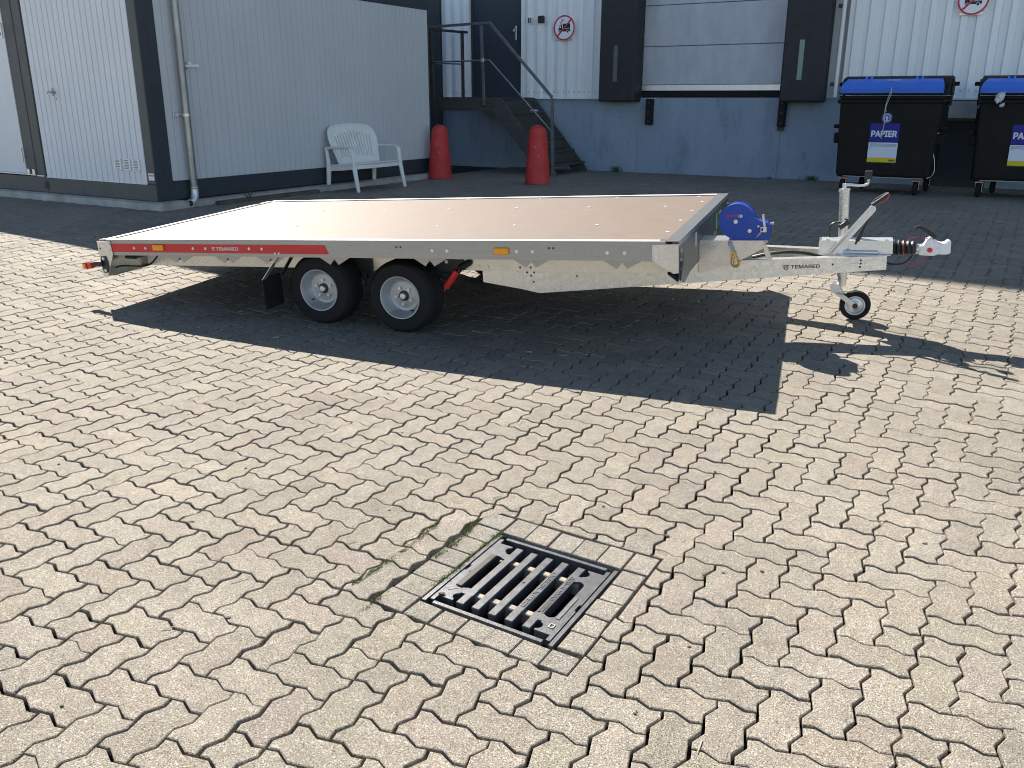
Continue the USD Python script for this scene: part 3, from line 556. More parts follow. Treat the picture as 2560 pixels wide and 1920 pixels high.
def on_db(l, z, out=0.0): return np.r_[DA + DD * l - DN * out, z]
P('gusset_plate', planar(Polygon([(0.02, -.250), (.02, -.318), (.235, -.366), (.262, -.366), (.262, -.250)]), .003, on_db(0, 0, .0006), DD3, ZU), 'galv')
for l, z in ((.12, -.288), (.115, -.335), (.225, -.268), (.225, -.303)): P('bolt', bolt(on_db(l, z, .004), DO3, .0075), 'hub')
for l, z in ((.285, -.268), (.31, -.29), (.33, -.27), (.325, -.33), (.60, -.30), (2.30, -.255), (2.30, -.275), (2.297, -.295), (2.14, -.275)): P('beam_hole', cyl(on_db(l, z, .0008), on_db(l, z, -.001), .0065, 10), 'black_print')
for x, z in ((2.66, -.222), (2.72, -.222), (2.78, -.222)): P('bolt', bolt((x, .3698, z), (0, -1, 0), .009), 'zinc')
for x in (3.0, 3.07): P('beam_hole', cyl((x, .3692, -.222), (x, .371, -.222), .007, 10), 'black_print')
for k in range(8): P('rivet', cyl(on_db(1.60 + .034 * k, -.296, 0), on_db(1.60 + .034 * k, -.296, .004), .0045, 8), 'zinc')
emb = unary_union([Polygon([(0, .0225), (.036, .0225), (.034, .0175), (0, .0175)]), Polygon([(0, .0145), (.034, .0145), (.031, .0095), (0, .0095)]), Polygon([(.003, .007), (.011, .007), (.011, .002), (.017, -.001), (.024, .002), (.024, .007), (.031, .007), (.028, .0), (.017, -.006), (.005, -.0)])])
P('emblem', planar(emb, .0008, on_db(1.852, -.2945, .0004), DD3, ZU), 'black_print')
P('lettering', text('TEMARED', .0205, on_db(1.897, -.2925, .0004), DD3, ZU, .0008, width=.170), 'black_print')
P('stamped_marking', cat(*[planar(sbox(2.24 + .02 * k, 0, 2.24 + .02 * k + .012, .004), .0005, on_db(0, -.2735, .0003), DD3, ZU) for k in range(5)]), 'steel_rope')
# front panel, corner brackets
P('front_panel', ext(Polygon([(-.004, -.205), (.02, -.185), (.10, -.235), (.17, -.248), (.35, -.225), (Y1 - .35, -.225), (Y1 - .17, -.248), (Y1 - .10, -.235), (Y1 - .02, -.185), (Y1 + .004, -.205), (Y1 + .004, -.017), (-.004, -.017)]), 4.059, 4.062, 'x'), 'dark_panel')
P('rubber_corner', hull([(4.0, -.010, -.170), (4.055, -.010, -.212), (4.050, .05, -.150), (4.055, .05, -.205), (3.99, .03, -.165)]), 'black_plastic')
P('rubber_corner', hull([(4.064, -.006, -.20), (4.070, -.006, -.20), (4.075, .06, -.05), (4.070, .10, -.12), (4.064, .02, -.215)]), 'black_plastic')
cb = Polygon([(3.914, -.008), (4.058, -.004), (4.058, -.162), (4.030, -.166), (3.935, -.108), (3.914, -.092)])
P('corner_bracket', ext(cb, -.0065, -.0035, 'y'), 'galv'); P('corner_bracket', ext(cb, Y1 + .0035, Y1 + .0065, 'y'), 'galv')
for z in (-.030, -.075): P('bolt', bolt((3.938, -.0067, z), (0, -1, 0), .009), 'zinc')
for z in (-.045, -.095, -.150): P('bolt', bolt((4.0622, .035, z), (1, 0, 0), .008), 'zinc')
for y, z in ((1.52, -.06), (1.56, -.055), (1.52, -.13), (1.56, -.125), (1.94, -.05), (1.94, -.10), (1.30, -.17), (1.33, -.165)): P('bolt', bolt((4.0622, y, z), (1, 0, 0), .007), 'zinc')
P('instruction_label', bx(4.0622, 4.063, 1.36, 1.42, -.150, -.045), 'green_label', label='narrow green and yellow instruction label'); P('instruction_label', bx(4.0622, 4.063, .52, .55, -.115, -.03), 'white_label')
# winch stand
stand = Polygon([(4.064, -.1035), (4.440, -.1035), (4.453, -.139), (4.302, -.224), (4.18, -.268), (4.101, -.293), (4.064, -.297)])
P('winch_stand', cat(ext(stand, .652, .656, 'y'), ext(stand, .824, .828, 'y'), bx(4.064, 4.44, .652, .828, -.1035, -.0995)), 'galv')
P('stand_brace', hull([tuple(q) for y in (.6445, .6505) for q in [(4.436, y, -.125), (4.457, y, -.120), (4.463, y, -.222), (4.495, y, -.222), (4.493, y, -.206)]]), 'galv')
P('bolt', bolt((4.480, .644, -.212), (0, -1, 0), .009), 'hub')
P('stand_brace', strip([(4.066, .648, -.110), (4.16, .646, -.150)], .003, .022, (0, 1, 0)), 'galv')
OFFSET = np.array([.028, -.258, .0435])
# winch
wo = unary_union([Point(4.250, -.034).buffer(.104, 24), Polygon([(4.226, -.146), (4.442, -.146), (4.442, -.060), (4.430, -.044), (4.395, -.034), (4.352, -.016), (4.25, .02), (4.20, -.12)])]).buffer(-.008).buffer(.008)
wi = wo.buffer(-.004)
wn = P('winch', cat(ext(wi, .945, 1.045, 'y'), ext(wo, .935, .945, 'y'), ext(wo, 1.045, 1.055, 'y')), 'blue_winch', smooth=30)
part(wn, 'lettering', text('KNOTT', .0135, (4.190, .935, -.008), XR, ZU, .0008, width=.072), 'red_print')
part(wn, 'emblem', cat(*[planar(Point(4.268 + .007 * k, -.002).buffer(.009).difference(Point(4.264 + .007 * k, -.002).buffer(.0085)).union(sbox(4.262 + .007 * k, -.011, 4.264 + .007 * k, .007)), .0008, (0, .935, 0), XR, ZU) for k in range(2)]), 'white_label')
for x, z, r in ((4.246, -.034, .0125), (4.328, -.089, .0115), (4.378, -.062, .006)): part(wn, 'axle_bolt', cat(cyl((x, .935, z), (x, .929, z), r, 18), cyl((x, .929, z), (x, .927, z), r * .8, 18)), 'hub', smooth=30)
part(wn, 'ratchet_lever', cat(strip([(4.403, .925, .006), (4.411, .925, -.045), (4.414, .925, -.062)], .004, .013, (0, 1, 0)), ext(sbox(4.392, -.095, 4.426, -.064).difference(sbox(4.396, -.088, 4.406, -.070)), .920, .928, 'y'), bx(4.398, 4.412, .918, .93, .003, .010, .001)), 'galv')
part(wn, 'ratchet_pawl', hull([(4.386, .928, -.098), (4.396, .928, -.094), (4.390, .932, -.112), (4.360, .928, -.134), (4.364, .932, -.136), (4.393, .932, -.105)]), 'steel_rope')
part(wn, 'drive_pin', cat(cyl((4.442, .99, -.055), (4.458, .99, -.053), .007, 12), cyl((4.458, .99, -.053), (4.462, .99, -.053), .010, 12)), 'zinc')
P('winch_strap', cat(tube([(4.216, .925, -.128), (4.214, .912, -.148), (4.222, .900, -.165)], .004, 8), bx(4.208, 4.232, .893, .905, -.172, -.150, .003)), 'steel_rope')
P('hook_sling', strip([(4.224, .895, -.165), (4.232, .893, -.190), (4.244, .893, -.220)], .010, .018, (0, 1, 0)), 'steel_rope')
P('hook', cat(tube([(4.240, .893, -.222), (4.238, .893, -.245), (4.235, .893, -.268), (4.243, .893, -.290), (4.262, .893, -.294), (4.276, .893, -.278), (4.277, .893, -.262)], .0088, 10), lathe([(.006, -.006), (.016, -.006), (.016, .006), (.006, .006), (.006, -.006)], (4.241, .893, -.222), 'y', 18)), 'gold', smooth=40)
P('hook_latch', strip([(4.250, .891, -.232), (4.262, .891, -.246), (4.266, .891, -.268)], .006, .007, (0, 1, 0)), 'gold')
OFFSET = None
# overrun housing, bellows, coupling
P('overrun_housing', cat(ext(Polygon([(4.742, -.232), (4.742, -.152), (4.757, -.148), (5.158, -.151), (5.160, -.228)]), .935, .940, 'y'), bx(4.757, 5.158, .940, 1.060, -.153, -.149), ext(Polygon([(4.742, -.232), (4.742, -.152), (4.757, -.148), (5.158, -.151), (5.160, -.228)]), 1.060, 1.065, 'y'), bx(5.150, 5.156, .94, 1.06, -.228, -.153), bx(4.85, 5.15, .915, 1.085, -.2335, -.2295)), 'zinc')
P('overrun_rod', cat(cyl((4.90, .927, -.215), (5.08, .927, -.217), .010, 12), cyl((4.885, .925, -.215), (4.92, .925, -.215), .016, 12)), 'zinc', smooth=30)
for x, z in ((4.79, -.147), (5.12, -.149), (5.09, -.226)): P('bolt', bolt((x, .955 if z > -.2 else .928, z), (0, 0, 1), .010), 'zinc')
bel = [(.030, 5.155)]
for k in range(5): bel += [(.050 - .002 * k, 5.160 + .026 * k), (.052 - .002 * k, 5.166 + .026 * k), (.040, 5.176 + .026 * k), (.037, 5.180 + .026 * k)]
bel += [(.036, 5.287), (.030, 5.29)]
P('bellows', lathe(bel, (0, 1.0, -.203), 'x', 32), 'black_plastic', smooth=40)
P('drawbar_tube', cyl((5.285, 1.0, -.207), (5.345, 1.0, -.207), .029, 24), 'zinc', smooth=40)
cp_ = Polygon([(5.305, -.186), (5.327, -.182), (5.344, -.146), (5.361, -.138), (5.40, -.164), (5.425, -.171), (5.44, -.168), (5.457, -.153), (5.471, -.160), (5.473, -.226), (5.445, -.232), (5.418, -.227), (5.384, -.243), (5.33, -.240), (5.305, -.238)]).buffer(-.004).buffer(.004)
ch_ = P('coupling_head', cat(ext(cp_, .965, 1.035, 'y'), ext(cp_.buffer(-.006), .960, 1.040, 'y'), lathe([(.0, -.03), (.040, -.03), (.042, .0), (.036, .025), (.0, .033)], (5.432, 1.0, -.203), 'z', 24)), 'white_zinc', smooth=30)
part(ch_, 'red_button', cyl((5.361, .960, -.207), (5.361, .954, -.207), .0145, 20), 'red_plastic')
part(ch_, 'bolt', bolt((5.325, .960, -.213), (0, -1, 0), .009), 'zinc'); part(ch_, 'bolt', bolt((5.405, .960, -.196), (0, -1, 0), .006), 'zinc')
part(ch_, 'coupling_lever', strip([(5.388, 1.0, -.140), (5.372, 1.0, -.122), (5.335, 1.0, -.094), (5.305, 1.0, -.077), (5.285, 1.0, -.078), (5.277, 1.0, -.088)], .024, (.026, .024, .022, .020, .016, .012), (0, 1, 0)), 'black_plastic', smooth=40)
part(ch_, 'safety_pin', cyl((5.333, .985, -.140), (5.348, .985, -.146), .004, 8), 'zinc')
# hand brake
P('brake_lever', cat(strip([(4.820, .925, -.225), (5.030, .925, .040)], .006, .042, (0, 1, 0)), strip([(4.814, .930, -.222), (5.024, .930, .043)], .016, .012, (0, 1, 0)), cyl((5.030, .921, .040), (5.030, .934, .040), .021, 18)), 'zinc')
P('brake_lever_foot', strip([(4.900, .921, -.150), (4.868, .921, -.228)], .006, .036, (0, 1, 0)), 'zinc'); P('bolt', bolt((5.030, .9205, .038), (0, -1, 0), .010), 'zinc')
P('brake_grip', strip([(5.026, .925, .066), (5.052, .925, .090), (5.105, .925, .132)], .022, (.020, .030, .014), (0, 1, 0)), 'black_plastic')
P('grip_strip', strip([(5.022, .912, .072), (5.110, .912, .138)], .003, .006, (0, 1, 0)), 'zinc')
P('release_loop', tube([(5.105, .925, .133), (5.113, .925, .118), (5.108, .925, .102), (5.085, .925, .085), (5.050, .925, .071)], .0045, 8), 'red_plastic')
P('gas_strut', cat(cyl((5.022, .935, .005), (4.985, .935, -.085), .009, 12), cyl((4.985, .935, -.085), (4.958, .935, -.150), .013, 12), cyl((4.958, .935, -.15), (4.95, .935, -.17), .006, 8)), 'black_plastic', smooth=40)
P('red_tab', hull([(4.955, 1.03, -.149), (4.985, 1.03, -.149), (4.970, 1.03, -.125), (4.955, 1.036, -.149), (4.985, 1.036, -.149), (4.970, 1.036, -.125)]), 'red_plastic')
P('breakaway_cable', cat(tube([(5.235, .945, -.25), (5.215, .94, -.21), (5.222, .94, -.165), (5.26, .94, -.132), (5.30, .94, -.128), (5.332, .95, -.155)], .0020, 6), tube([(5.335, .94, -.235), (5.318, .93, -.268), (5.285, .925, -.290), (5.245, .92, -.292), (5.225, .92, -.285)], .0024, 6)), 'red_plastic')
P('brake_cable', cat(tube([(5.10, .94, -.27), (5.17, .93, -.288), (5.22, .93, -.282), (5.262, .95, -.250), (5.27, .96, -.24)], .0055, 8), tube([(5.10, .93, -.262), (5.16, .925, -.285), (5.215, .925, -.285)], .003, 6), tube([(5.09, .93, -.300), (5.15, .925, -.292), (5.215, .925, -.284)], .003, 6)), 'black_plastic')
P('plug_cable', tube([(4.868, 1.07, -.075), (4.835, 1.07, -.060), (4.805, 1.07, -.075), (4.795, 1.07, -.110), (4.80, 1.07, -.150)], .006, 8), 'black_plastic')
P('seven_pin_plug', cat(cyl((4.855, 1.062, -.090), (4.890, 1.058, -.062), .016, 14), cyl((4.89, 1.058, -.062), (4.905, 1.056, -.05), .020, 14)), 'black_plastic', smooth=40)
P('cable_clip', bx(4.95, 5.06, .91, .93, -.325, -.316), 'black_plastic')
P('brake_hose', tube([(4.35, .97, -.26), (4.45, .96, -.235), (4.58, .95, -.222), (4.70, .95, -.235), (4.78, .95, -.26)], .010, 8), 'black_plastic')
# jockey wheel
jy = 1.10; jg = ground_local(4.973, jy); jr = .094; jc = np.array([4.973, jy, jg + jr])
P('jockey_post', cat(cyl((4.870, jy, .128), (4.884, jy, -.40), .0295, 24), cyl((4.8700, jy, .128), (4.8697, jy, .140), .033, 24), bx(4.836, 4.850, jy - .006, jy + .006, .120, .130)), 'galv', smooth=40)
P('jockey_inner_tube', cyl((4.884, jy, -.40), (4.888, jy, -.46), .024, 20), 'galv', smooth=40)
P('jockey_tab', bx(4.896, 4.915, jy - .004, jy + .004, -.435, -.36, .003), 'galv')
P('jockey_clamp', cat(lathe([(.030, -.285), (.038, -.285), (.038, -.235), (.030, -.235), (.030, -.285)], (4.879, jy, 0), 'z', 20), bx(4.84, 4.86, jy - .07, jy - .03, -.28, -.24)), 'galv_rough')
P('crank', cat(cyl((4.868, jy, .140), (4.867, jy, .172), .012, 14), tube([(4.872, jy, .160), (4.93, jy, .160), (4.985, jy, .161), (4.998, jy, .168), (5.0, jy, .19), (5.0, jy, .20)], .0075, 10)), 'zinc', smooth=40)
P('crank_knob', hull([(4.978 + sx * .022, jy + sy * .015, z) for sx in (0, 1.9) for sy in (-1, 1) for z in (.196, .242)] + [(4.983, jy, .247), (5.016, jy, .247)]), 'black_steel')
fk = hull([(4.815, jy - .030, -.455), (4.84, jy - .030, -.440), (4.875, jy - .030, -.455), (4.905, jy - .030, -.520), (4.83, jy - .030, -.505)] + [(4.815, jy - .027, -.455), (4.84, jy - .027, -.440), (4.875, jy - .027, -.455), (4.905, jy - .027, -.520), (4.83, jy - .027, -.505)])
arm = strip([(4.86, jy - .0285, -.500), tuple(jc + [0.0, -.0285, 0])], .003, .030, (0, 1, 0))
fk2 = fk.copy(); fk2.apply_translation((0, .057, 0)); arm2 = arm.copy(); arm2.apply_translation((0, .057, 0))
P('jockey_fork', cat(fk, fk2, arm, arm2, bx(4.82, 4.87, jy - .027, jy + .027, -.462, -.452), strip([(4.818, jy, -.455), (4.832, jy, -.505)], .05, .003, (0, 1, 0))), 'zinc')
P('bolt', bolt((4.868, jy - .0302, -.487), (0, -1, 0), .007), 'zinc'); P('wheel_nut', bolt(tuple(jc - [0, .0305, 0]), (0, -1, 0), .011, .010), 'black_steel')
jw = P('jockey_wheel', lathe([(.060, -.020), (.075, -.024), (.088, -.019), (.0935, -.009), (.094, .0), (.0935, .009), (.088, .019), (.075, .024), (.060, .020), (.060, -.020)], jc, 'y', 48), 'rubber', smooth=40, label='small black jockey wheel')
part(jw, 'rim', lathe([(.0, -.010), (.018, -.022), (.030, -.014), (.045, -.012), (.056, -.022), (.0605, -.022), (.0605, .022), (.056, .022), (.045, .012), (.0, .012)], jc, 'y', 40), 'zinc', smooth=40)
# axles and wheels
def wheel(x, yo, s, gz):
    """A wheel whose outer face is at y=yo; s=+1: the outside looks towards -y."""
    R = .238; zc = gz + R - .004; W = .185
    tp = [(.138, .0), (.150, -.004), (.185, -.007), (.212, -.003), (.226, .010), (.2335, .026)]
    for k in range(4): a = .030 + k * .033; tp += [(.2365, a), (.238, a + .012), (.238, a + .024), (.2335, a + .0255), (.2335, a + .031)]
    tp += [(.2335, .165), (.226, .176), (.205, .188), (.17, .186), (.138, .180), (.130, .09), (.138, .0)]
    f = lambda pr: [(r, yo + s * d) for r, d in pr]
    wp = P('wheel', lathe(f([(.1405, -.005), (.139, -.009), (.1335, -.008), (.130, .004), (.122, .016), (.116, .040), (.106, .052), (.100, .062), (.084, .066), (.070, .062), (.040, .060), (.034, .058), (.034, .075), (.10, .085), (.125, .10), (.133, .16), (.1405, .18), (.1405, -.005)]), (x, 0, zc), 'y', 56), 'rim', smooth=35, label='silver steel rim with tyre')
    part(wp, 'tyre', lathe(f(tp), (x, 0, zc), 'y', 72), 'rubber', smooth=30)
    yb = yo + s * .060
    part(wp, 'hub_ring', lathe(f([(.0, .045), (.024, .045), (.033, .050), (.034, .0605)]), (x, 0, zc), 'y', 28), 'black_plastic', smooth=30)
    part(wp, 'hub_cap', lathe(f([(.0, .030), (.017, .031), (.0205, .035), (.0215, .048), (.0, .048)]), (x, 0, zc), 'y', 28), 'hub', smooth=35)
    for k in range(5):
        a = 2 * math.pi * k / 5 + (.30 if x < 2 else .75); c = np.array([x + .056 * math.cos(a), yb, zc + .056 * math.sin(a)])
        part(wp, 'wheel_nut', cat(cyl(c, c - [0, s * .008, 0], .011, 12), cyl(c - [0, s * .008, 0], c - [0, s * .017, 0], .0088, 6)), 'hub')
    a = -2.4 if x < 2 else -1.0; part(wp, 'valve', cyl((x + .112 * math.cos(a), yo + s * .05, zc + .112 * math.sin(a)), (x + .104 * math.cos(a), yo + s * .022, zc + .104 * math.sin(a)), .0055, 8), 'black_plastic')
    return zc
for xw in (1.655, 2.252):
    za = wheel(xw, .150, 1, ground_local(xw, .16))
    zb = wheel(xw, Y1 - .150, -1, ground_local(xw, Y1 - .16))
    P('axle_tube', bx(xw + .10, xw + .18, .30, Y1 - .30, -.315, -.250, .008), 'galv')
    for y0, z0 in ((.345, za), (Y1 - .345, zb)):
        P('axle_arm', hull([tuple(np.array(c) + [dx, dy, dz]) for c, r in (((xw + .14, y0, -.285), .045), ((xw, y0, z0), .035)) for dx in (-r, r) for dy in (-.015, .015) for dz in (-r, r)]), 'black_steel')
        P('stub_axle', cyl((xw, y0 - .10 if y0 < 1 else y0 + .10, z0), (xw, y0, z0), .03, 14), 'black_steel')
        P('brake_drum', cyl((xw, y0 - .085 if y0 < 1 else y0 + .085, z0), (xw, y0 - .02 if y0 < 1 else y0 + .02, z0), .10, 24), 'black_steel')
    P('axle_bracket', cat(bx(xw + .06, xw + .30, .362, .3685, -.30, -.15), hull([(xw + .22, .34, -.26), (xw + .27, .34, -.26), (xw + .24, .34, -.36), (xw + .22, .346, -.26), (xw + .27, .346, -.26), (xw + .24, .346, -.36)])), 'black_steel')
    P('brake_cable', tube([(xw + .10, .30, za - .04), (xw + .20, .32, za - .02), (xw + .24, .33, za + .03)], .005, 6), 'galv')
P('chassis_plate', bx(1.75, 1.90, .360, .3695, -.20, -.105), 'black_steel'); P('axle_plate', bx(2.30, 2.62, .359, .3695, -.245, -.175), 'black_steel')
for x, z in ((2.33, -.19), (2.50, -.19), (1.80, -.15), (1.86, -.15)): P('bolt', bolt((x, .3585, z), (0, -1, 0), .008), 'zinc')
# mud flap
P('mud_flap_bracket', strip([(1.462, .030, -.101), (1.320, .030, -.256)], .045, .004, (0, 1, 0)), 'galv'); P('mud_flap_bracket', strip([(1.47, .20, -.10), (1.34, .20, -.262)], .045, .006, (0, 1, 0)), 'black_steel')
P('mud_flap', bx(1.306, 1.312, .022, .225, -.462, -.250), 'rubber'); P('mud_flap', bx(1.306, 1.312, Y1 - .225, Y1 - .022, -.462, -.250), 'black_plastic')
# shock absorber with red sleeve
P('shock_absorber', cat(cyl((2.640, .325, -.205), (2.555, .32, -.285), .014, 12), cyl((2.66, .368, -.19), (2.62, .30, -.215), .022, 16)), 'black_steel', smooth=40)
P('red_sleeve', cyl((2.590, .315, -.240), (2.505, .31, -.345), .0235, 18), 'red_plastic', smooth=40)
# ================================================================ THE CONTAINER BUILDING (local x along its front, local y away, origin at its near corner on the ground)
CS, CT = -8.62, 6.70
CB = bthing('container_building', CS, CT, ZB, label='grey panelled container building with dark frame and zinc downpipe on the left', category='building')
C = lambda n, m, mat, **k: part(CB, n, m, mat, **k)
H_C = 2.93                                            # top of the frame above the yard
C('foundation', cat(bx(-9, .10, -.055, .30, -.35, .095, .02), bx(-.20, .115, .24, 5.42, -.35, .085, .02)), 'concrete')
# core behind the skin
C('core', bx(-9, -.03, .03, 5.385, .10, H_C - .02), 'anthracite_b')
# front face: frame, two boxes side by side
C('base_rail', bx(-2.055, 0, -.012, .12, .098, .290, .006), 'anthracite'); C('base_rail', bx(-9, -2.062, -.012, .12, .098, .290, .006), 'anthracite')
C('corner_post', bx(-.143, 0, -.010, .12, .29, H_C, .006), 'anthracite')
C('corner_post', bx(-2.235, -2.072, -.010, .12, .29, H_C, .006), 'anthracite'); C('corner_post', bx(-2.445, -2.241, -.014, .12, .29, H_C, .006), 'anthracite')
C('corner_post', bx(-2.070, -2.052, -.002, .12, .29, H_C, .004), 'anthracite_b')
C('top_rail', bx(-9, 0, -.012, .12, H_C, H_C + .235, .006), 'anthracite')
for x in (-2.09, -2.03): C('lifting_slot', cat(bx(x - .017, x + .017, -.0135, -.0125, .160, .215), cyl((x, -.0135, .215), (x, -.0125, .215), .017, 12), cyl((x, -.0135, .16), (x, -.0125, .16), .017, 12)), 'black_print')
C('post_foot', cat(bx(-2.44, -2.25, -.026, -.0145, .300, .312), bx(-2.42, -2.37, -.03, -.0145, .312, .375, .004), bx(-2.31, -2.26, -.03, -.0145, .312, .375, .004), bx(-2.23, -2.08, -.022, -.0105, .292, .304)), 'galv_rough')
def slats(parent, x0, x1, n, z0, z1, mat, d):
    w = (x1 - x0) / n
    for k in range(n):
        a, b = x0 + k * w, x0 + (k + 1) * w
        sec = Polygon([(a + .003, .010), (a + .003, -d + .004), (a + .010, -d), (b - .010, -d), (b - .003, -d + .004), (b - .003, .010)])
        part(parent, 'slat', ext(sec, z0, z1, 'z'), mat)
slats(CB, -2.050, -.145, 19, .292, H_C, 'panel_light', .006)
C('panel_back', bx(-2.05, -.145, .011, .03, .292, H_C), 'steel_rope')
C('sill_strip', bx(-2.050, -.145, -.016, -.008, .284, .292), 'white_metal')
for k in range(3):
    x0 = -.682 + .163 * k
    v = C('vent_grille', bx(x0, x0 + .122, -.020, -.0065, .432, .562, .003), 'white_metal')
    for q in range(6): part(v, 'louvre_slot', bx(x0 + .022, x0 + .100, -.0212, -.0203, .448 + .018 * q, .456 + .018 * q), 'grey_strip')
C('door_lever', cat(cyl((-1.625, -.006, 1.29), (-1.625, -.05, 1.29), .014, 14), tube([(-1.625, -.05, 1.29), (-1.66, -.052, 1.30), (-1.71, -.052, 1.285)], .009, 8), cyl((-1.615, -.006, 1.22), (-1.615, -.010, 1.22), .016, 14), bx(-1.635, -1.615, -.045, -.03, 1.25, 1.34, .004)), 'steel_rope', smooth=40)
C('maker_label', bx(-.105, -.012, -.0125, -.0105, .335, .412), 'white_label'); C('label_print', cat(*[bx(-.095 + .013 * k, -.085 + .013 * k, -.0134, -.0126, .378, .398) for k in range(6)]), 'red_print', kind='stuff'); C('label_line', bx(-.09, -.03, -.0134, -.0126, .35, .354), 'grey_strip')
ld = C('white_door', bx(-3.40, -2.463, -.016, .02, .318, 2.75, .004), 'panel_light'); part(ld, 'door_frame', cat(bx(-2.462, -2.448, -.020, .02, .30, H_C, .003), bx(-3.45, -2.448, -.022, .02, .300, .316, .003)), 'white_metal')
for z in (.46, 1.92): part(ld, 'hinge', cat(cyl((-2.468, -.030, z), (-2.468, -.030, z + .17), .010, 10), bx(-2.478, -2.458, -.028, -.016, z + .02, z + .15)), 'galv')
part(ld, 'notice', bx(-2.74, -2.502, -.0175, -.0165, 1.93, 2.20), 'white_label'); part(ld, 'notice_band', bx(-2.73, -2.51, -.0185, -.0180, 2.10, 2.15), 'sticker_blue'); part(ld, 'notice_band', bx(-2.73, -2.51, -.0185, -.0180, 1.95, 1.99), 'grey_strip')
# right face
C('corner_cover', bx(-.02, .006, .12, .227, .098, H_C + .235, .004), 'anthracite_b'); C('corner_edge', bx(-.01, .006, .0, .118, .098, H_C + .235, .003), 'anthracite_b')
C('base_rail', bx(-.02, .005, .229, 5.371, .098, .312, .004), 'anthracite_b')
C('top_rail', bx(-.02, .008, .229, 5.371, 2.555, H_C + .235, .004), 'anthracite_b')
C('end_cover', bx(-.30, .006, 5.373, 5.395, .06, H_C + .235, .004), 'anthracite_b')
ns = 51; w = (5.37 - .23) / ns
for k in range(ns):
    a, b = .23 + k * w, .23 + (k + 1) * w; e_ = .0012 * (k % 2)
    C('slat', ext(Polygon([(-.012, a + .0015), (-.002 + e_, a + .0015), (.0018 + e_, a + .006), (.0018 + e_, b - .006), (-.002 + e_, b - .0015), (-.012, b - .0015)]), .314, 2.553, 'z'), 'panel_grey')
C('wall_back', bx(-.03, -.0125, .23, 5.37, .314, 2.553), 'steel_rope')
C('roof', bx(-9, .02, -.02, 5.41, H_C + .237, H_C + .275), 'roof')
# downpipe
px_, py_ = .075, .462
dp = C('downpipe', cat(cyl((px_, py_, .245), (px_, py_, H_C + .25), .043, 24)), 'zinc_pipe', smooth=40)
part(dp, 'pipe_elbow', tube([(px_, py_, .26), (px_, py_, .17), (px_ + .01, py_ - .03, .095), (px_ + .03, py_ - .085, .060), (px_ + .045, py_ - .12, .055)], .044, 20), 'zinc', smooth=40)
part(dp, 'pipe_mouth', cyl((px_ + .0452, py_ - .1205, .0550), (px_ + .0458, py_ - .1225, .0549), .037, 20), 'black_print')
part(dp, 'pipe_collar', cat(cyl((px_, py_, .238), (px_, py_, .258), .047, 24), cyl((px_, py_, .86), (px_, py_, .875), .0455, 24)), 'zinc_pipe', smooth=40)
part(dp, 'pipe_clamp', cat(cyl((px_, py_, 1.03), (px_, py_, 1.06), .047, 24), cyl((.0, py_ - .10, 1.045), (px_, py_ - .03, 1.045), .008, 8), bx(.005, .03, py_ - .14, py_ - .07, 1.02, 1.07, .004)), 'galv', smooth=40)
C('tap_lever', cat(cyl((.005, .55, 1.575), (.045, .55, 1.575), .022, 14), strip([(.045, .54, 1.58), (.055, .62, 1.583), (.055, .725, 1.590)], .016, .028, (1, 0, 0)), bx(.04, .07, .57, .62, 1.59, 1.63, .006)), 'white_metal')
C('pipe_stub', cyl((.008, .535, 1.565), (.045, .535, 1.565), .03, 14), 'black_plastic')
s_ = solo('timber_board', place(bx(0, 1.75, -.06, .06, 0, .045, .006), np.r_[st2w(-8.475, 7.42), ZB + .002], E23, -E13), 'old_wood', 'narrow weathered board lying along the foot of the container wall', 'board')

# ================================================================ THE WAREHOUSE WITH ITS LOADING DOCK (origin on the ground below the door)
WS, WT = -9.08, 14.90
WH = bthing('warehouse', WS, WT, ZB, label='warehouse with white ribbed cladding, blue painted dock wall and sectional door', category='building')
Wp = lambda n, m, mat, **k: part(WH, n, m, mat, **k)
LX = lambda s: s - WS
EDGE_W = np.array([2.87, 6.60]); dist_ = (WT - EDGE_W @ E2); toward = -(sun_dir[:2] @ -E2) / math.hypot(*sun_dir[:2]); HW = .30 - ZB + dist_ / toward * math.tan(SUN_EL)
FL = 1.605 - ZB                                       # dock floor
SX0, SX1 = -30.0, 14.5
Wp('dock_wall', cat(bx(SX0, LX(-6.14), .0, .30, -.4, FL - .015), bx(LX(-6.139), LX(-3.681), -.012, .30, -.4, FL - .01), bx(LX(-3.68), SX1, .0, .30, -.4, FL - .015)), 'plinth')
Wp('wall_core', bx(SX0, SX1, .16, .28, FL - .30, HW), 'cladding'); Wp('rear_wall', bx(SX0, SX1, 11.7, 12, -.4, HW), 'cladding')
Wp('end_wall', bx(SX1 - .3, SX1, .3, 12, -.4, HW), 'cladding'); Wp('end_wall', bx(SX0, SX0 + .3, .3, 12, -.4, HW), 'cladding')
Wp('roof', bx(SX0 - .1, SX1 + .1, -.06, 12, HW, HW + .12), 'roof')
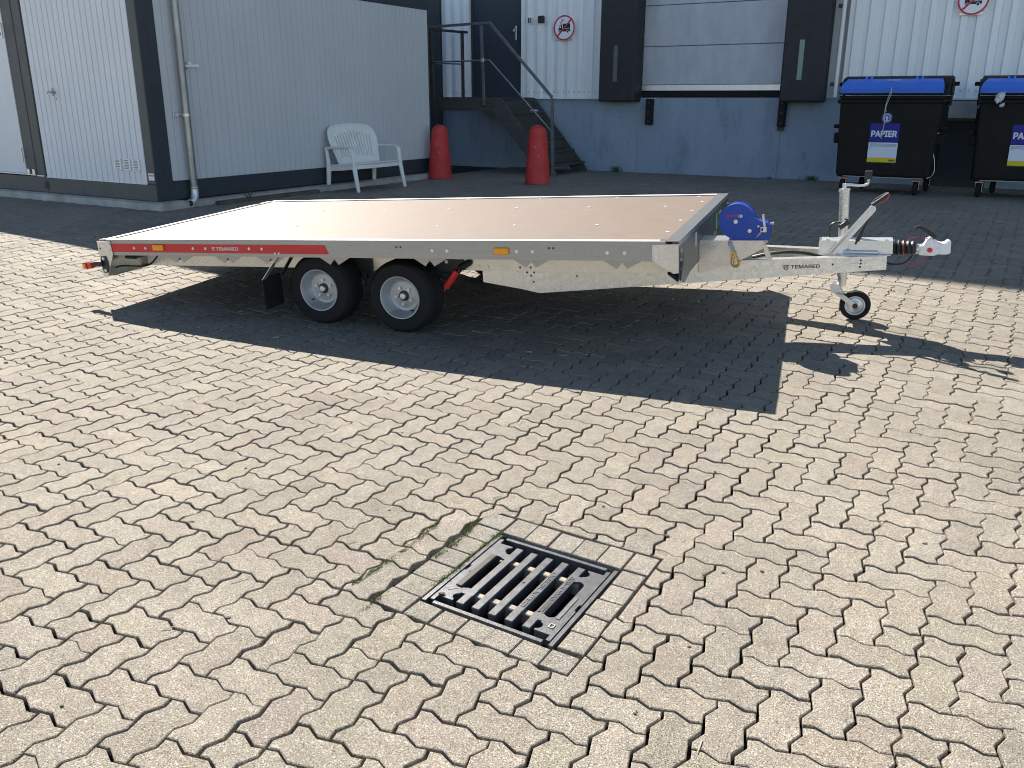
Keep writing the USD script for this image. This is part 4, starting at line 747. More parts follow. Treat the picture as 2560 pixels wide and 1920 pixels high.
def clad(s0, s1, z0=FL - .012, z1=None, ph=0.0):
    """Sheets of trapezoidal cladding, about a metre wide, each a part."""
    z1 = HW if z1 is None else z1; pitch, d = .207, .035; x0, x1 = LX(s0), LX(s1); n = max(1, round((x1 - x0) / 1.035)); e = np.linspace(x0, x1, n + 1)
    def y(x):
        u = ((x - x0 + ph) % pitch) / pitch
        return -d * np.interp(u, [0, .46, .54, .92, 1.0], [0, 0, 1, 1, 0]) - .002
    for a, b in zip(e[:-1], e[1:]):
        br = [x0 - ph + pitch * (k + f) for k in range(-1, 90) for f in (0, .46, .54, .92)]; xs = np.array([a + .001] + sorted(q for q in br if a + .002 < q < b - .002) + [b - .001])
        front = [(q, y(q)) for q in xs]; back = [(q, y(q) + .012) for q in xs[::-1]]
        sh = Wp('cladding_sheet', ext(Polygon(front + back), z0, z1, 'z'), 'cladding')
        for q in xs[1:-1:2]: part(sh, 'screw', cyl((q + .05, y(q + .05), z0 + .10), (q + .05, y(q + .05) - .006, z0 + .10), .010, 8), 'steel_rope') if a < q + .05 < b else None
    Wp('drip_edge', bx(x0, x1, -.050, .02, z0 - .022, z0 - .002, .002), 'white_metal')
Wp('dark_wall_panel', bx(SX0, LX(-10.315), -.06, -.002, -.35, HW, .004), 'anthracite_b'); clad(-10.30, -9.70); clad(-8.445, -6.80, ph=.05); clad(-2.80, 5.4, ph=.02)
Wp('dark_wall_sheet', bx(LX(-1.35), LX(-.62), -.03, -.002, -.30, FL - .33, .004), 'anthracite_b')  # flat dark sheet added on the face of the dock wall between the bins
chips = []
for _ in range(46):
    x = LX(rng.uniform(-5.9, -3.8)) if rng.random() < .8 else LX(rng.uniform(-8.3, -2.9)); z = FL - .02 - abs(rng.normal(0, .018)); r = rng.uniform(.006, .022); n_ = rng.integers(4, 7)
    chips.append(ext(Polygon([(x + r * rng.uniform(.5, 1.3) * math.cos(a) * 1.6, z + r * rng.uniform(.4, 1) * math.sin(a)) for a in np.linspace(0, 6.28, n_, endpoint=False)]), -.0138 if -6.13 < x + WS < -3.69 else -.0018, -.0125 if -6.13 < x + WS < -3.69 else -.0005, 'y'))
Wp('flaked_paint', cat(*chips), 'concrete', kind='stuff')
# personnel door
Wp('door_reveal', bx(LX(-9.70), LX(-9.645), -.045, .10, FL - .01, FL + 2.2, .003), 'white_metal'); Wp('door_reveal', bx(LX(-8.515), LX(-8.447), -.045, .10, FL - .01, FL + 2.2, .003), 'white_metal')
Wp('cladding_above_door', bx(LX(-9.70), LX(-8.447), -.035, .0, FL + 2.205, HW), 'cladding')
pd = Wp('steel_door', bx(LX(-9.640), LX(-8.520), .04, .09, FL + .01, FL + 2.19, .004), 'door_blue'); part(pd, 'door_frame', cat(bx(LX(-9.644), LX(-9.60), .015, .04, FL + .0, FL + 2.19, .003), bx(LX(-8.565), LX(-8.517), .015, .04, FL + .0, FL + 2.19, .003), bx(LX(-9.6), LX(-8.565), .015, .04, FL, FL + .03, .003)), 'door_blue')
part(pd, 'handle_plate', bx(LX(-8.690), LX(-8.650), .028, .040, FL + 1.0, FL + 1.25, .006), 'hub'); part(pd, 'door_knob', cat(cyl((LX(-8.67), .028, FL + 1.17), (LX(-8.67), -.01, FL + 1.17), .012, 12), cyl((LX(-8.67), -.01, FL + 1.17), (LX(-8.67), -.03, FL + 1.17), .028, 18)), 'hub', smooth=40)
for z in (.22, 1.9): part(pd, 'hinge', cyl((LX(-9.625), .012, FL + z), (LX(-9.625), .012, FL + z + .14), .011, 10), 'black_steel')
# switches by the door
Wp('bell_push', bx(LX(-8.365), LX(-8.270), -.075, -.036, FL + 1.26, FL + 1.375, .006), 'white_metal'); Wp('bell_plate', bx(LX(-8.350), LX(-8.322), -.0765, -.0752, FL + 1.275, FL + 1.36), 'black_print'); Wp('bell_plate', bx(LX(-8.312), LX(-8.285), -.0765, -.0752, FL + 1.275, FL + 1.36), 'grey_strip')
Wp('switch_box', bx(LX(-8.140), LX(-8.030), -.095, -.036, FL + 1.265, FL + 1.385, .006), 'black_plastic')
# sectional dock door
DX0, DX1 = LX(-6.14), LX(-3.68); zs = [FL + .20, FL + .82, FL + 1.465, FL + 2.10, FL + 2.74]
for k in range(4): Wp('door_panel', bx(DX0 + .01, DX1 - .01, .030, .075, zs[k] + .004, zs[k + 1] - .004, .005), 'sect')
Wp('bottom_rail', bx(DX0 + .01, DX1 - .01, .026, .075, FL + .105, FL + .20, .004), 'zinc'); Wp('bottom_seal', bx(DX0 + .01, DX1 - .01, .03, .07, FL + .01, FL + .104, .01), 'rubber')
Wp('dock_leveller', bx(DX0 + .02, DX1 - .02, .0, .16, FL - .05, FL + .008, .003), 'black_steel')
Wp('door_lintel', bx(DX0 - .7, DX1 + .7, -.30, .05, FL + 2.75, FL + 3.25, .02), 'shelter'); Wp('cladding_above_dock', bx(LX(-6.80), LX(-2.80), -.035, .0, FL + 3.26, HW), 'cladding')
for s0, s1, nm in ((-6.79, -6.125, 'grey_strip'), (-3.665, -3.015, 'pale_strip')):
    q = Wp('dock_shelter', bx(LX(s0), LX(s1), -.34, .02, FL - .075, FL + 2.74, .025), 'shelter')
    xc = LX(s0) + (.27 if nm == 'grey_strip' else .245); part(q, 'marker_strip', bx(xc, xc + .075, -.3425, -.3405, FL + .255, FL + .835), nm)
for s in (-5.925, -3.655):
    q = Wp('dock_bumper', bx(LX(s) - .055, LX(s) + .055, -.13, -.0125, FL - .455, FL - .03, .008), 'rubber')
    for z in (-.40, -.24, -.09): part(q, 'bolt', bolt((LX(s), -.131, FL + z), (0, -1, 0), .014, .012), 'black_steel')
Wp('bumper_anchor', bx(LX(-3.72), LX(-3.62), -.05, -.0125, FL - .51, FL - .46, .004), 'black_steel')
# trim pipe right of the shelter
Wp('trim_pipe', cyl((LX(-2.875), -.075, FL + .0), (LX(-2.875), -.075, HW - .1), .033, 20), 'white_metal', smooth=40)
for z in (.16, 1.28): Wp('pipe_bracket', bx(LX(-2.955), LX(-2.895), -.10, -.02, FL + z, FL + z + .06, .004), 'black_steel')
# signs
def no_truck_sign(s, z, r, label):
    sg = bthing('round_sign', s, WT - .062, z, label=label, category='sign', group='round no idling truck signs on the warehouse wall')
    O = (0, 0, 0); disc = Point(0, 0).buffer(r, 40)
    S_ = lambda n, pg, d0, d1, m: part(sg, n, ext(pg, -d0, -d1, 'y'), m)
    S_('sign_disc', disc, -.004, .002, 'sign_white'); S_('red_ring', disc.buffer(-.004).difference(Point(0, 0).buffer(r * .86, 40)), .002, .0035, 'sign_red')
    k = r / .215
    truck = unary_union([sbox(-.030, -.005, .115, .070), sbox(-.095, -.060, .118, -.022), Polygon([(-.112, -.06), (-.112, -.005), (-.095, .042), (-.045, .046), (-.045, -.06)]).difference(Polygon([(-.100, .0), (-.088, .032), (-.064, .034), (-.064, .0)])), sbox(-.05, -.02, .118, -.012)])
    for cx in (-.078, .068): truck = truck.difference(Point(cx, -.062).buffer(.024)).union(Point(cx, -.064).buffer(.018))
    S_('truck_symbol', affinity.scale(truck, k, k, origin=(0, 0)), .002, .0032, 'black_print')
    smoke = LineString([(-.060, .055), (-.075, .085), (-.045, .098), (-.050, .125), (-.020, .130), (-.005, .118)]).buffer(.010).difference(LineString([(-.060, .055), (-.075, .085), (-.045, .098), (-.050, .125), (-.020, .130), (-.005, .118)]).buffer(.004))
    S_('smoke_symbol', affinity.scale(smoke, k, k, origin=(0, 0)), .002, .0032, 'black_print')
    S_('red_bar', affinity.rotate(sbox(-r * .90, -.0145 * k, r * .90, .0145 * k), 45, origin=(0, 0)).intersection(disc.buffer(-.02)), .0033, .0045, 'sign_red')
    part(sg, 'standoff', cat(cyl((0, .004, -r * .5), (0, .060, -r * .5), .012, 10), cyl((0, .004, r * .5), (0, .060, r * .5), .012, 10)), 'galv'); part(sg, 'back_plate', bx(-r * .75, r * .75, .0045, .012, -r * .98, -r * .80, .002), 'galv_rough')
no_truck_sign(-7.62, 2.775, .214, 'round prohibition sign with crossed out smoking truck between steel door and dock shelter')
no_truck_sign(-1.135, 2.915, .205, 'round prohibition sign with crossed out truck above the bins, cut by the picture edge')

# ================================================================ STEEL STAIR TO THE DOOR
SO = (-8.8, 14.15); SRt = bthing('steel_stair', SO[0], SO[1], ZB, label='weathered steel stair with landing and handrails up to the dark blue door', category='stair')
sx = lambda s: s - SO[0]; sy = lambda t: t - SO[1]; sz = lambda z: z - ZB
St = lambda n, m, mat, **k: part(SRt, n, m, mat, **k)
tn, tf = 13.42, 14.62
St('landing_deck', bx(sx(-9.52), sx(-8.24), sy(tn) + .03, sy(14.86), sz(1.560), sz(1.600), .004), 'stair_steel')
St('landing_beam', bx(sx(-9.46), sx(-8.20), sy(tn) - .012, sy(tn) + .028, sz(1.372), sz(1.588), .005), 'stair_wood'); St('landing_beam', bx(sx(-9.50), sx(-9.46), sy(tn) + .03, sy(14.86), sz(1.372), sz(1.555), .005), 'stair_wood')
y0 = sy(tn)
A_, B_ = np.array([sx(-8.24), sz(1.47)]), np.array([sx(-7.06), sz(.33)])
dxz = (B_ - A_) / np.linalg.norm(B_ - A_)
def stringer(y): return ext(Polygon([(sx(-8.24), sz(1.59)), (sx(-8.24), sz(1.36)), (sx(-7.27), 0.0), (sx(-7.00), 0.0), (sx(-7.00), .06), (sx(-8.09), sz(1.59))]), y - .02, y + .02, 'y')
St('stringer', stringer(y0), 'stair_wood'); St('stringer', stringer(sy(tf)), 'stair_wood')
for k, z in enumerate((1.362, 1.150, .935, .722, .512)):
    xs_ = sx(-7.98) + .212 * k
    tr = St('tread', bx(xs_ - .14, xs_ + .11, y0 + .02, sy(tf) - .02, sz(z) - .035, sz(z), .004), 'stair_wood'); part(tr, 'riser', bx(xs_ - .14, xs_ - .125, y0 + .022, sy(tf) - .022, sz(z) + .001, sz(z) + .17), 'stair_wood')
def sq(p0, p1, w): return strip([p0, p1], w, w, (0, 1, 0))
St('post', sq((sx(-9.47), y0 - .034, sz(1.30)), (sx(-9.50), y0 - .034, sz(2.73)), .062), 'stair_steel')
St('post', sq((sx(-8.40), y0 - .034, sz(1.468)), (sx(-8.45), y0 - .034, sz(2.75)), .040), 'stair_rail')
St('newel_post', sq((sx(-7.035), y0 - .034, 0.01), (sx(-7.075), y0 - .034, sz(1.585)), .042), 'stair_rail'); St('post_foot', cat(bx(sx(-7.10), sx(-6.96), y0 - .09, y0 + .02, 0, .012), hull([(sx(-7.03), y0 - .036, .1), (sx(-7.03), y0 - .03, .1), (sx(-6.955), y0 - .036, .012), (sx(-6.955), y0 - .03, .012), (sx(-7.03), y0 - .036, .012), (sx(-7.03), y0 - .03, .012)])), 'stair_rail')
St('leg', sq((sx(-9.47), y0 + .03, 0), (sx(-9.47), y0 + .03, sz(1.37)), .045), 'stair_steel'); St('leg_coupling', cat(bx(sx(-9.52), sx(-9.42), y0 - .01, y0 + .07, .68, .72, .006), cyl((sx(-9.53), y0 + .0, .70), (sx(-9.41), y0 + .0, .70), .012, 8)), 'hub')
St('handrail', strip([(sx(-9.70), y0 - .034, sz(2.755)), (sx(-8.285), y0 - .034, sz(2.785)), (sx(-7.078), y0 - .034, sz(1.60))], .045, .04, (0, 1, 0)), 'stair_rail')
St('mid_rail', tube([(sx(-9.49), y0 - .036, sz(2.185)), (sx(-8.285), y0 - .036, sz(2.195))], .0135, 10, smooth=False), 'zinc_pipe', smooth=40); St('mid_rail', tube([(sx(-8.29), y0 - .036, sz(2.197)), (sx(-7.06), y0 - .036, sz(1.045))], .0135, 10, smooth=False), 'zinc_pipe', smooth=40)
St('rail_clamp', bx(sx(-8.455), sx(-8.395), y0 - .066, y0 - .02, sz(2.165), sz(2.225), .006), 'galv')
St('side_rail', strip([(sx(-9.49), y0 + .02, sz(2.72)), (sx(-9.66), sy(14.80), sz(2.765))], .05, .04, (1, 0, 0)), 'stair_steel'); St('side_post', sq((sx(-9.63), sy(14.60), sz(1.60)), (sx(-9.635), sy(14.60), sz(2.75)), .045), 'stair_steel')
St('side_mid_rail', tube([(sx(-9.49), y0 + .02, sz(2.17)), (sx(-9.63), sy(14.60), sz(2.195))], .0135, 10, smooth=False), 'zinc_pipe', smooth=40)
St('loose_wire', tube([(sx(-9.52), y0 - .06, sz(2.72)), (sx(-9.545), y0 - .065, sz(2.55)), (sx(-9.54), y0 - .065, sz(2.36)), (sx(-9.49), y0 - .066, sz(2.33)), (sx(-9.58), y0 - .066, sz(2.25)), (sx(-9.595), y0 - .066, sz(2.12)), (sx(-9.56), y0 - .066, sz(2.02))], .004, 6), 'black_plastic')
O_ = np.r_[st2w(-8.03, tf - .12), 1.363]
solo('plastic_lid', place(lathe([(0, .03), (.05, .028), (.078, .012), (.080, 0), (.0, 0)], (0, 0, 0), 'z', 24), O_, (1, 0, 0), (0, 1, 0)), 'sticker_white', 'small white plastic lid lying on the top stair tread', 'lid', smooth=40)

# ================================================================ RED POSTS
def red_post(s, t, rb, rt_, h, label, lean):
    prof = [(0, 0), (rb, 0), (rb, .04)] + [(rb + (rt_ - rb) * k / 8, .04 + (h - rt_ - .04) * k / 8) for k in range(1, 9)] + [(rt_ * math.cos(a), h - rt_ + rt_ * math.sin(a) * .98) for a in np.linspace(.1, 1.56, 10)] + [(0, h)]
    q = bthing('red_post', s, t, ZB - .005, label=label, category='bollard', group='red round topped posts guarding the stair')
    m = lathe(prof, (0, 0, 0), 'z', 40); v = np.array(m.vertices); v[:, 0] += v[:, 2] * lean; v[:, :2] += (meshkit.fbm(v * 7, 3)[:, None] - .5) * .012; m.vertices = v; part(q, 'body', m, 'red_post', smooth=50)
    part(q, 'base_collar', lathe([(rb - .01, .0), (rb + .010, .0), (rb + .004, .014), (rb - .01, .026)], (0, 0, 0), 'z', 32), 'old_wood', smooth=40)
    for a, z in ((-1.3, .55), (-1.0, .42), (-1.7, .25)):
        r_ = rb + (rt_ - rb) * z / h; part(q, 'paint_chip', bx(r_ * math.cos(a) + z * lean - .004, r_ * math.cos(a) + z * lean + .004, r_ * math.sin(a) - .003, r_ * math.sin(a) + .01, z, z + .009), 'sticker_white')
red_post(-8.37, 11.97, .195, .130, .855, 'red round topped post next to the white bench, under the stair landing', 0.012)
red_post(-6.555, 11.97, .190, .135, .875, 'red round topped post in front of the stair foot', -0.008)

# ================================================================ WHITE GARDEN BENCH (x forward, y along its width)
BS = (-8.30, 10.0)
BN = bthing('garden_bench', BS[0], BS[1], ZB, label='white plastic two seat garden bench with slotted back by the grey container wall', category='bench')
G = lambda n, m, **k: part(BN, n, m, 'white_plastic', **k)
def bar(pts_, w, h):      # rounded bar along points
    out = []
    for (a, wa, ha), (b, wb, hb) in zip(zip(pts_[:-1], w[:-1], h[:-1]), zip(pts_[1:], w[1:], h[1:])):
        q = []
        for c, ww, hh in ((a, wa, ha), (b, wb, hb)):
            for k in range(10): an = k * 2 * math.pi / 10; q.append((c[0] + hh / 2 * math.cos(an), c[1] + ww / 2 * math.sin(an), c[2])); q.append((c[0], c[1] + ww / 2 * math.sin(an), c[2] + hh / 2 * math.cos(an)))
        out.append(m3.Manifold.hull_points(np.array(q, float)))
    m = out[0]
    for o in out[1:]: m = m + o
    return m
for s in (-1, 1):
    y = s * .515
    G('front_leg', bar([(.245, y, .315), (.275, y * 1.01, .16), (.305, y * 1.02, .012)], [.075, .062, .055], [.060, .055, .050]), smooth=40)
    G('rear_leg', bar([(-.235, y * .96, .34), (-.245, y * .97, .16), (-.255, y * .975, .012)], [.075, .070, .062], [.070, .06, .055]), smooth=40)
    G('armrest', bar([(-.260, y * .985, .575), (-.10, y * 1.02, .588), (.10, y * 1.02, .590), (.185, y * 1.01, .583), (.222, y, .545), (.236, y, .44), (.245, y, .315)], [.070, .066, .070, .072, .072, .072, .074], [.045, .036, .036, .040, .046, .050, .055]), smooth=40)
    G('rear_upright', bar([(-.235, y * .96, .34), (-.240, y * .97, .46), (-.250, y * .985, .58)], [.07, .06, .06], [.06, .05, .05]), smooth=40)
def bench_lean(z, y): return -.105 - (z - .36) * .33 - .03 * np.maximum(0, z - .74) + .022 * (y / .5) ** 2
def bench_back():
    w = .50
    arch = [(y, .895 - .065 * (abs(y) / w) ** 2.6 - .055 * max(0, (abs(y) - .37) / .13) ** 2) for y in np.linspace(-w, w, 31)]
    pg = Polygon([(-.43, .36), (.43, .36), (.495, .62)] + arch[::-1] + [(-.495, .62)]).buffer(-.02).buffer(.02)
    for k in range(13):
        y = -.360 + .060 * k; zt = .785 - .060 * (abs(y) / .37) ** 2; pg = pg.difference(LineString([(y * .90, .455), (y * 1.04, zt)]).buffer(.0080))
    m = ext(pg, -.011, .011, 'x'); m = m.subdivide_to_size(.08); v = np.array(m.vertices); v[:, 0] += bench_lean(v[:, 2], v[:, 1]); m.vertices = v; return m
G('backrest', bench_back(), smooth=30)
rimz = [(float(bench_lean(z, y)) + .004, y, z) for y, z in [(-.435, .37), (-.485, .58), (-.497, .74), (-.45, .828), (-.28, .874), (0, .886), (.28, .874), (.45, .828), (.497, .74), (.485, .58), (.435, .37)]]
G('back_rim', tube(rimz, .017, 8), smooth=40)
seat = Polygon([(-.23, -.50), (.235, -.535)] + [(.240 + .055 * (1 - (y / .53) ** 2), y) for y in np.linspace(-.53, .53, 17)] + [(.235, .535), (-.23, .50)]).buffer(-.015).buffer(.015)
ms = ext(seat, .345, .375, 'z'); ms = ms.subdivide_to_size(.09); v = np.array(ms.vertices); v[:, 2] += .022 * (v[:, 0] / .25) - .012 * np.cos(v[:, 1] * 2.6); ms.vertices = v
G('seat', ms, smooth=35)
ap = seat.difference(seat.buffer(-.02)); ma = ext(ap, .285, .352, 'z'); v = np.array(ma.vertices); v[:, 2] += .022 * (v[:, 0] / .25); ma.vertices = v; G('seat_apron', ma)

# ================================================================ PAPER BINS
def paper_bin(s, t, label, eco, film):
    o = bthing('paper_bin', s, t, ZB, label=label, category='waste bin', group='black paper bins with blue lids at the dock wall')
    B = lambda n, m, mat, **k: part(o, n, m, mat, **k)
    def frustum(w0, d0, z0, w1, d1, z1, y0, y1): # y0,y1: front faces
        return hull([(sx_ * w0, y0 + dy, z0) for sx_ in (-1, 1) for dy in (0, d0)] + [(sx_ * w1, y1 + dy, z1) for sx_ in (-1, 1) for dy in (0, d1)])
    B('body', m3_body(), 'bin_black')
    B('rim', bx(-.68, .665, -.035, .96, 1.185, 1.245, .02), 'bin_black'); B('rim_seam', bx(-.66, .65, -.02, .945, 1.246, 1.29, .015), 'rubber')
    # dome lid: a curved shell between two end cheeks
    prof = [(-.03, 1.30), (-.02, 1.365), (.06, 1.445), (.22, 1.515), (.45, 1.545), (.70, 1.53), (.90, 1.46), (.95, 1.30)]
    B('lid', ext(Polygon(prof), -.655, .610, 'x'), 'bin_black', smooth=30)
    fl = [(-.040, 1.318), (-.031, 1.372), (.052, 1.455), (.16, 1.502), (.165, 1.494), (.062, 1.443), (-.018, 1.365), (-.025, 1.318)]
    m = ext(Polygon(fl), -.655, .668 - .04, 'x'); m = m.subdivide_to_size(.12); v = np.array(m.vertices); k = np.clip((v[:, 2] - 1.37) / .13, 0, 1); v[:, 0] = np.where(v[:, 0] < 0, v[:, 0] + .06 * k ** 2, v[:, 0] - .05 * k ** 2); m.vertices = v
    fp = B('blue_flap', m, 'bin_blue', smooth=35)
    part(fp, 'flap_lip', bx(-.655, .628, -.046, -.0405, 1.318, 1.372, .003), 'bin_blue_dark'); part(fp, 'grip_slot', cat(bx(-.10, .06, -.0475, -.0462, 1.330, 1.385, .002)), 'bin_blue_dark')
    for x in (-.33, .30): part(fp, 'flap_hinge', cat(bx(x - .045, x - .02, .13, .19, 1.485, 1.530, .004), bx(x + .02, x + .045, .13, .19, 1.485, 1.530, .004)), 'bin_blue')
    ylet, zlet = .095, 1.475; nrm = np.array([0, -.40, .917]); upd = np.array([0, .917, .40])
    part(fp, 'lettering', text('Altpapier', .030, (-.095, ylet - .012, zlet + .006), (1, 0, 0), upd, .002, width=.19), 'sticker_white')
    B('lid_cheek', hull([(x, y, z) for x in (.612, .675) for y, z in prof]), 'bin_black'); B('lid_cheek', hull([(x, y, z) for x in (-.662, -.657) for y, z in prof]), 'bin_black')
    for sg in (-1, 1):
        B('trunnion', cyl((sg * .66, .45, 1.44), (sg * .76, .45, 1.44), .026, 16), 'bin_black', smooth=40); B('trunnion_arm', bx(sg * .676, sg * .700, .40, .50, 1.16, 1.50, .006), 'black_plastic')
        B('side_bracket', hull([(sg * .60, .30, .75), (sg * .68, .30, .80), (sg * .60, .30, .98), (sg * .68, .30, 1.15), (sg * .60, .42, .75), (sg * .68, .42, .80), (sg * .60, .42, .98), (sg * .68, .42, 1.15)]), 'bin_black')
        B('side_handle', bx(sg * .60, sg * .715, .12, .22, .86, .91, .01), 'bin_black'); B('side_handle', bx(sg * .60, sg * .70, .12, .22, .66, .80, .01), 'bin_black')
    B('base_edge', bx(-.50, .52, .005, .012, .222, .232), 'steel_rope')
    for x, y in ((-.50, .08), (.44, .08), (-.36, .80), (.50, .80)):
        c = B('castor', cat(bx(x - .042, x - .036, y - .03, y + .03, .07, .19, .002), bx(x + .036, x + .042, y - .03, y + .03, .07, .19, .002), bx(x - .05, x + .05, y - .05, y + .05, .19, .20, .002)), 'galv'); part(c, 'castor_wheel', lathe([(.02, -.026), (.085, -.026), (.098, -.016), (.100, 0), (.098, .016), (.085, .026), (.02, .026)], (0, 0, 0), 'y', 28).apply_transform(trimesh.transformations.rotation_matrix(math.pi / 2 - .15, (0, 0, 1))).apply_translation((x, y + .02, .10)), 'rubber', smooth=40)
        part(c, 'castor_plate', bx(x - .05, x + .05, y - .055, y + .05, .201, .212, .002), 'sign_red')
    # sticker on the front, tilted with the wall of the bin
    def fy(z): return .045 - (z - .25) / .93 * .055
    sk = B('sticker', sk_(-.215, .155, .685, .935, fy, .0022), 'sticker_blue')
    return o, B, fy
def sk_(x0, x1, z0, z1, fy, d, sh=.0):
    q = [(x0, fy(z0) - d, z0), (x1, fy(z0) - d, z0), (x1, fy(z1) - d, z1), (x0, fy(z1) - d, z1), (x0, fy(z0) - d + .0015, z0), (x1, fy(z0) - d + .0015, z0), (x1, fy(z1) - d + .0015, z1), (x0, fy(z1) - d + .0015, z1)]
    return hull(q)
def m3_body():
    def ring_(w0, w1, y0, y1, r, z):
        return [(cx + r * math.cos(a), cy + r * math.sin(a), z) for cx, cy, a0 in ((w1 - r, y1 - r, 0), (w0 + r, y1 - r, 1.571), (w0 + r, y0 + r, 3.1416), (w1 - r, y0 + r, 4.712)) for a in np.linspace(a0, a0 + 1.571, 5)]
    return hull(ring_(-.60, .58, .07, .84, .07, .215) + ring_(-.615, .59, .045, .87, .06, .26) + ring_(-.645, .635, -.010, .935, .05, 1.184))
def fin_sticker(B, fy):
    B('sticker', sk_(-.215, .155, .485, .684, fy, .0022), 'sticker_white'); B('sticker_band', sk_(-.215, .155, .428, .484, fy, .0022), 'sticker_yellow'); B('sticker_band', sk_(-.215, .155, .419, .4275, fy, .0022), 'sticker_green')
    sl = (fy(.8) - fy(.7)) / .1; upd = np.array([0, sl, 1.0]) / math.hypot(1, sl)
    B('lettering', cat(*[text('PAPIER', .074, (-.197 + dx, fy(.762) - .0026 - abs(dx) * .05, .762 + dz), (1, 0, 0), upd, .0015, width=.320) for dx, dz in ((0, 0), (.006, .002), (.003, -.002))]), 'sticker_white')
    for k in range(4): B('small_print', sk_(-.20, .14 if k < 3 else -.16, .668 - .014 * k - .005, .668 - .014 * k, fy, .0030), 'grey_strip')
    B('logo_print', sk_(.06, .135, .440, .462, fy, .0030), 'grey_strip'); B('small_print', sk_(-.195, -.04, .450, .455, fy, .0030), 'gold')
o, B, fy = paper_bin(-1.805, 13.06, 'black paper bin with blue lid, round label and string, left of the two', True, False)
fin_sticker(B, fy)
rl = B('round_label', planar(Point(-.02, 1.005).buffer(.068, 24), .0015, (0, fy(1.005) - .0015, 0), (1, 0, 0), (0, 0, 1)), 'eco_blue')
part(rl, 'label_emblem', planar(unary_union([Point(-.02, 1.005).buffer(.046).difference(Point(-.02, 1.005).buffer(.039)), Point(-.02, 1.02).buffer(.010), LineString([(-.02, 1.0), (-.02, .975)]).buffer(.010), LineString([(-.045, 1.012), (-.02, 1.0), (.005, 1.012)]).buffer(.005)]), .001, (0, fy(1.005) - .0032, 0), (1, 0, 0), (0, 0, 1)), 'sticker_white')
part(rl, 'label_text', planar(unary_union([Point(-.02 + .058 * math.cos(a), 1.005 + .058 * math.sin(a)).buffer(.004) for a in np.linspace(.4, 2.74, 11)] + [Point(-.02 + .058 * math.cos(a), 1.005 + .058 * math.sin(a)).buffer(.004) for a in np.linspace(3.6, 5.8, 10)]), .001, (0, fy(1.005) - .0032, 0), (1, 0, 0), (0, 0, 1)), 'sticker_white', kind='stuff')
B('string', cat(tube([(-.005, -.050, 1.395), (-.012, -.055, 1.33), (-.04, -.052, 1.22), (-.052, -.035, 1.08), (-.045, -.012, .95), (-.050, -.008, .86), (-.062, -.002, .735)], .0045, 6), tube([(-.002, -.050, 1.37), (.0, -.056, 1.30), (-.03, -.054, 1.20), (-.035, -.034, 1.08)], .0035, 6)), 'string')
B('lid_rod', tube([(.63, .12, .82), (.615, .09, .50), (.60, .07, .25), (.56, .06, .235)], .005, 6), 'galv')
o, B, fy = paper_bin(-.115, 13.26, 'black paper bin with blue lid at the right picture edge', False, True)
fin_sticker(B, fy)
film = trimesh.creation.icosphere(2, .055); film.apply_translation((-.42, -.06, 1.27)); fv = np.array(film.vertices); fv += (meshkit.fbm(fv * 18, 3)[:, None] - .5) * [.09, .03, .12]; film.vertices = fv
f2 = trimesh.creation.icosphere(2, .028); f2.apply_translation((-.385, -.055, 1.17)); fv = np.array(f2.vertices); fv += (meshkit.fbm(fv * 25, 3)[:, None] - .5) * [.07, .03, .10]; f2.vertices = fv
B('torn_film', film, 'clear_plastic'); B('torn_film', f2, 'clear_plastic'); B('string', tube([(-.37, -.049, 1.35), (-.38, -.05, 1.31), (-.41, -.052, 1.27)], .004, 6), 'string')
# low concrete ledge seen between the bins
solo('concrete_ledge', place(bx(-.30, .55, -.20, .02, -.19, .05, .012), np.r_[st2w(-1.05, WT - .03), 1.50], E13, E23), 'concrete', 'weathered concrete ledge on the dock wall between the bins', 'ledge')

# ================================================================ SMALL THINGS ON THE GROUND
def weed(x, y, h, n, label, sp=.05):
    V, F = [], []
    for _ in range(n):
        a = rng.uniform(0, 6.28); r = abs(rng.normal(0, sp)); bx_, by_ = x + r * math.cos(a), y + r * math.sin(a) * .6; z = float(zg(bx_, by_)); hh = h * rng.uniform(.4, 1.0); l = rng.normal(0, .45, 2) * hh; wd = rng.uniform(.004, .009); p = np.array([bx_, by_, z - .01]); d = np.array([math.cos(a + 1.5), math.sin(a + 1.5), 0]) * wd; k = len(V)
        V += [p - d * .5, p + d * .5, p + [l[0] * .5, l[1] * .5, hh * .6] - d, p + [l[0] * .5, l[1] * .5, hh * .6] + d, p + [l[0], l[1], hh]]; F += [(k, k + 1, k + 3), (k, k + 3, k + 2), (k + 2, k + 3, k + 4)]
    solo('weed', trimesh.Trimesh(np.array(V), F, process=False), 'weed', label, 'weed')
for (s, t), h, n, lb in (((-6.50, 14.80), .13, 70, 'small green weed at the dock wall foot right of the stair'), ((-3.10, 14.80), .11, 80, 'low green weed at the dock wall foot below the right dock shelter'), ((-3.75, 14.82), .06, 25, 'tiny weed at the dock wall foot under the right bumper'), ((-8.49, 7.95), .30, 9, 'thin dark weed at the container wall foot right of the downpipe')):
    q = st2w(s, t); weed(q[0], q[1], h, n, lb, .035 if h > .2 else .07)
q0, q1 = st2w(-9.4, 12.7), st2w(-7.2, 14.3)
solo('ground_moss', cat(blades([[tuple(st2w(-8.50, 7.0)), tuple(st2w(-8.46, 8.6))], [tuple(st2w(-8.75, 6.56)), tuple(st2w(-8.50, 6.60))], [tuple(st2w(-8.4, 14.82)), tuple(st2w(-7.0, 14.84))]], [1, .7, .8], 1500, .035, .025, .004)), 'weed', 'thin moss and dirt growth along the wall feet', 'moss', kind='stuff')
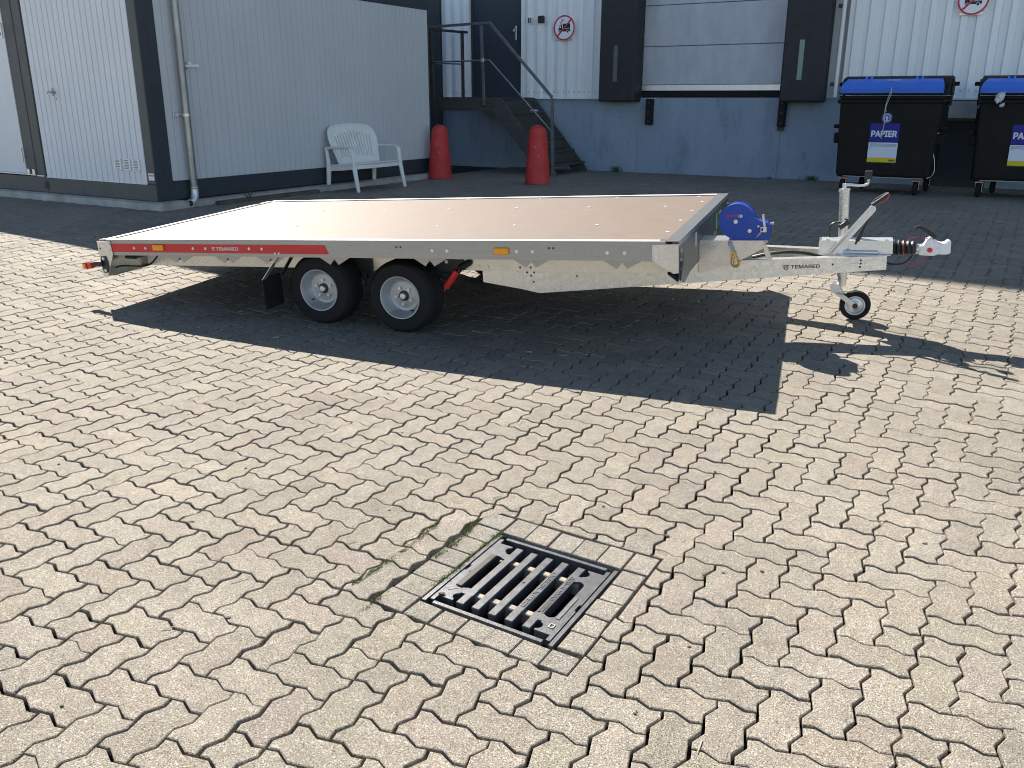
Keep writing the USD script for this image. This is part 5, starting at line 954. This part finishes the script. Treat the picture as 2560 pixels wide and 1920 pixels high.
def leaf(x, y, l, label, group=None, a=None, mat='dry_leaf'):
    a = rng.uniform(0, 6.28) if a is None else a; z = float(zg(x, y)) + .004; c, s = math.cos(a), math.sin(a)
    pts_ = [(-l, 0, .001), (-l * .3, l * .28, .004), (l * .5, l * .22, .006), (l, 0, .002), (l * .5, -l * .22, .001), (-l * .3, -l * .28, .001), (0, 0, .0055)]
    V = np.array([(x + c * p - s * q, y + s * p + c * q, z + h) for p, q, h in pts_]); F = [(6, k, (k + 1) % 6) for k in range(6)]
    V2 = V - [0, 0, .0012]; F2 = [(f[0] + 7, f[2] + 7, f[1] + 7) for f in F]
    solo('dry_leaf', trimesh.Trimesh(np.vstack([V, V2]), F + F2, process=False), mat, label, 'leaf', group)
leaf(-.392, 2.785, .016, 'small yellow dry leaf caught in the joint left of the drain grating', a=.5)
for x, y in ((.77, 6.19), (.95, 6.09), (1.29, 5.91), (1.13, 6.0), (1.64, 5.76), (-2.05, 5.54), (-1.89, 5.5), (-1.71, 5.42), (-1.5, 5.34), (-1.9, 5.95), (.1, 5.0), (3.42, 9.29), (4.61, 9.39), (5.66, 11.1)):
    leaf(x, y, rng.uniform(.014, .028), 'small pale dry leaf fragment lying on shaded paving', 'pale leaf fragments scattered on the shaded paving')

gr = []
for _ in range(260):
    x, y = rng.uniform(-4.5, 4.5), rng.uniform(1.4, 9.0); r = rng.uniform(.0015, .0045) * (1 + .12 * y); z = float(zg(x, y)); a = rng.uniform(0, 6.28); e = rng.uniform(.8, 2.2)
    gr.append(hull([(x + r * e * math.cos(a + t), y + r * math.sin(a + t), z + h) for t in (0, 1.3, 2.5, 3.8, 5.1) for h in (-.001, r * .8)]))
for _ in range(26):
    x, y = rng.uniform(-3, 3), rng.uniform(1.6, 6.0); l = rng.uniform(.012, .035); a = rng.uniform(0, 6.28); z = float(zg(x, y)) + .003; d = np.array([math.cos(a), math.sin(a), 0]) * l
    gr.append(cyl(np.array([x, y, z]) - d, np.array([x, y, z + .002]) + d, .0013, 5))
k_ = len(gr) - 26
solo('grit', cat(*gr[:k_]), 'old_wood', 'dark grit and crumbs scattered thinly over the paving', 'grit', kind='stuff')
solo('straw', cat(*gr[k_:]), 'dry_leaf', 'thin pale straws scattered over the paving', 'straw', kind='stuff')
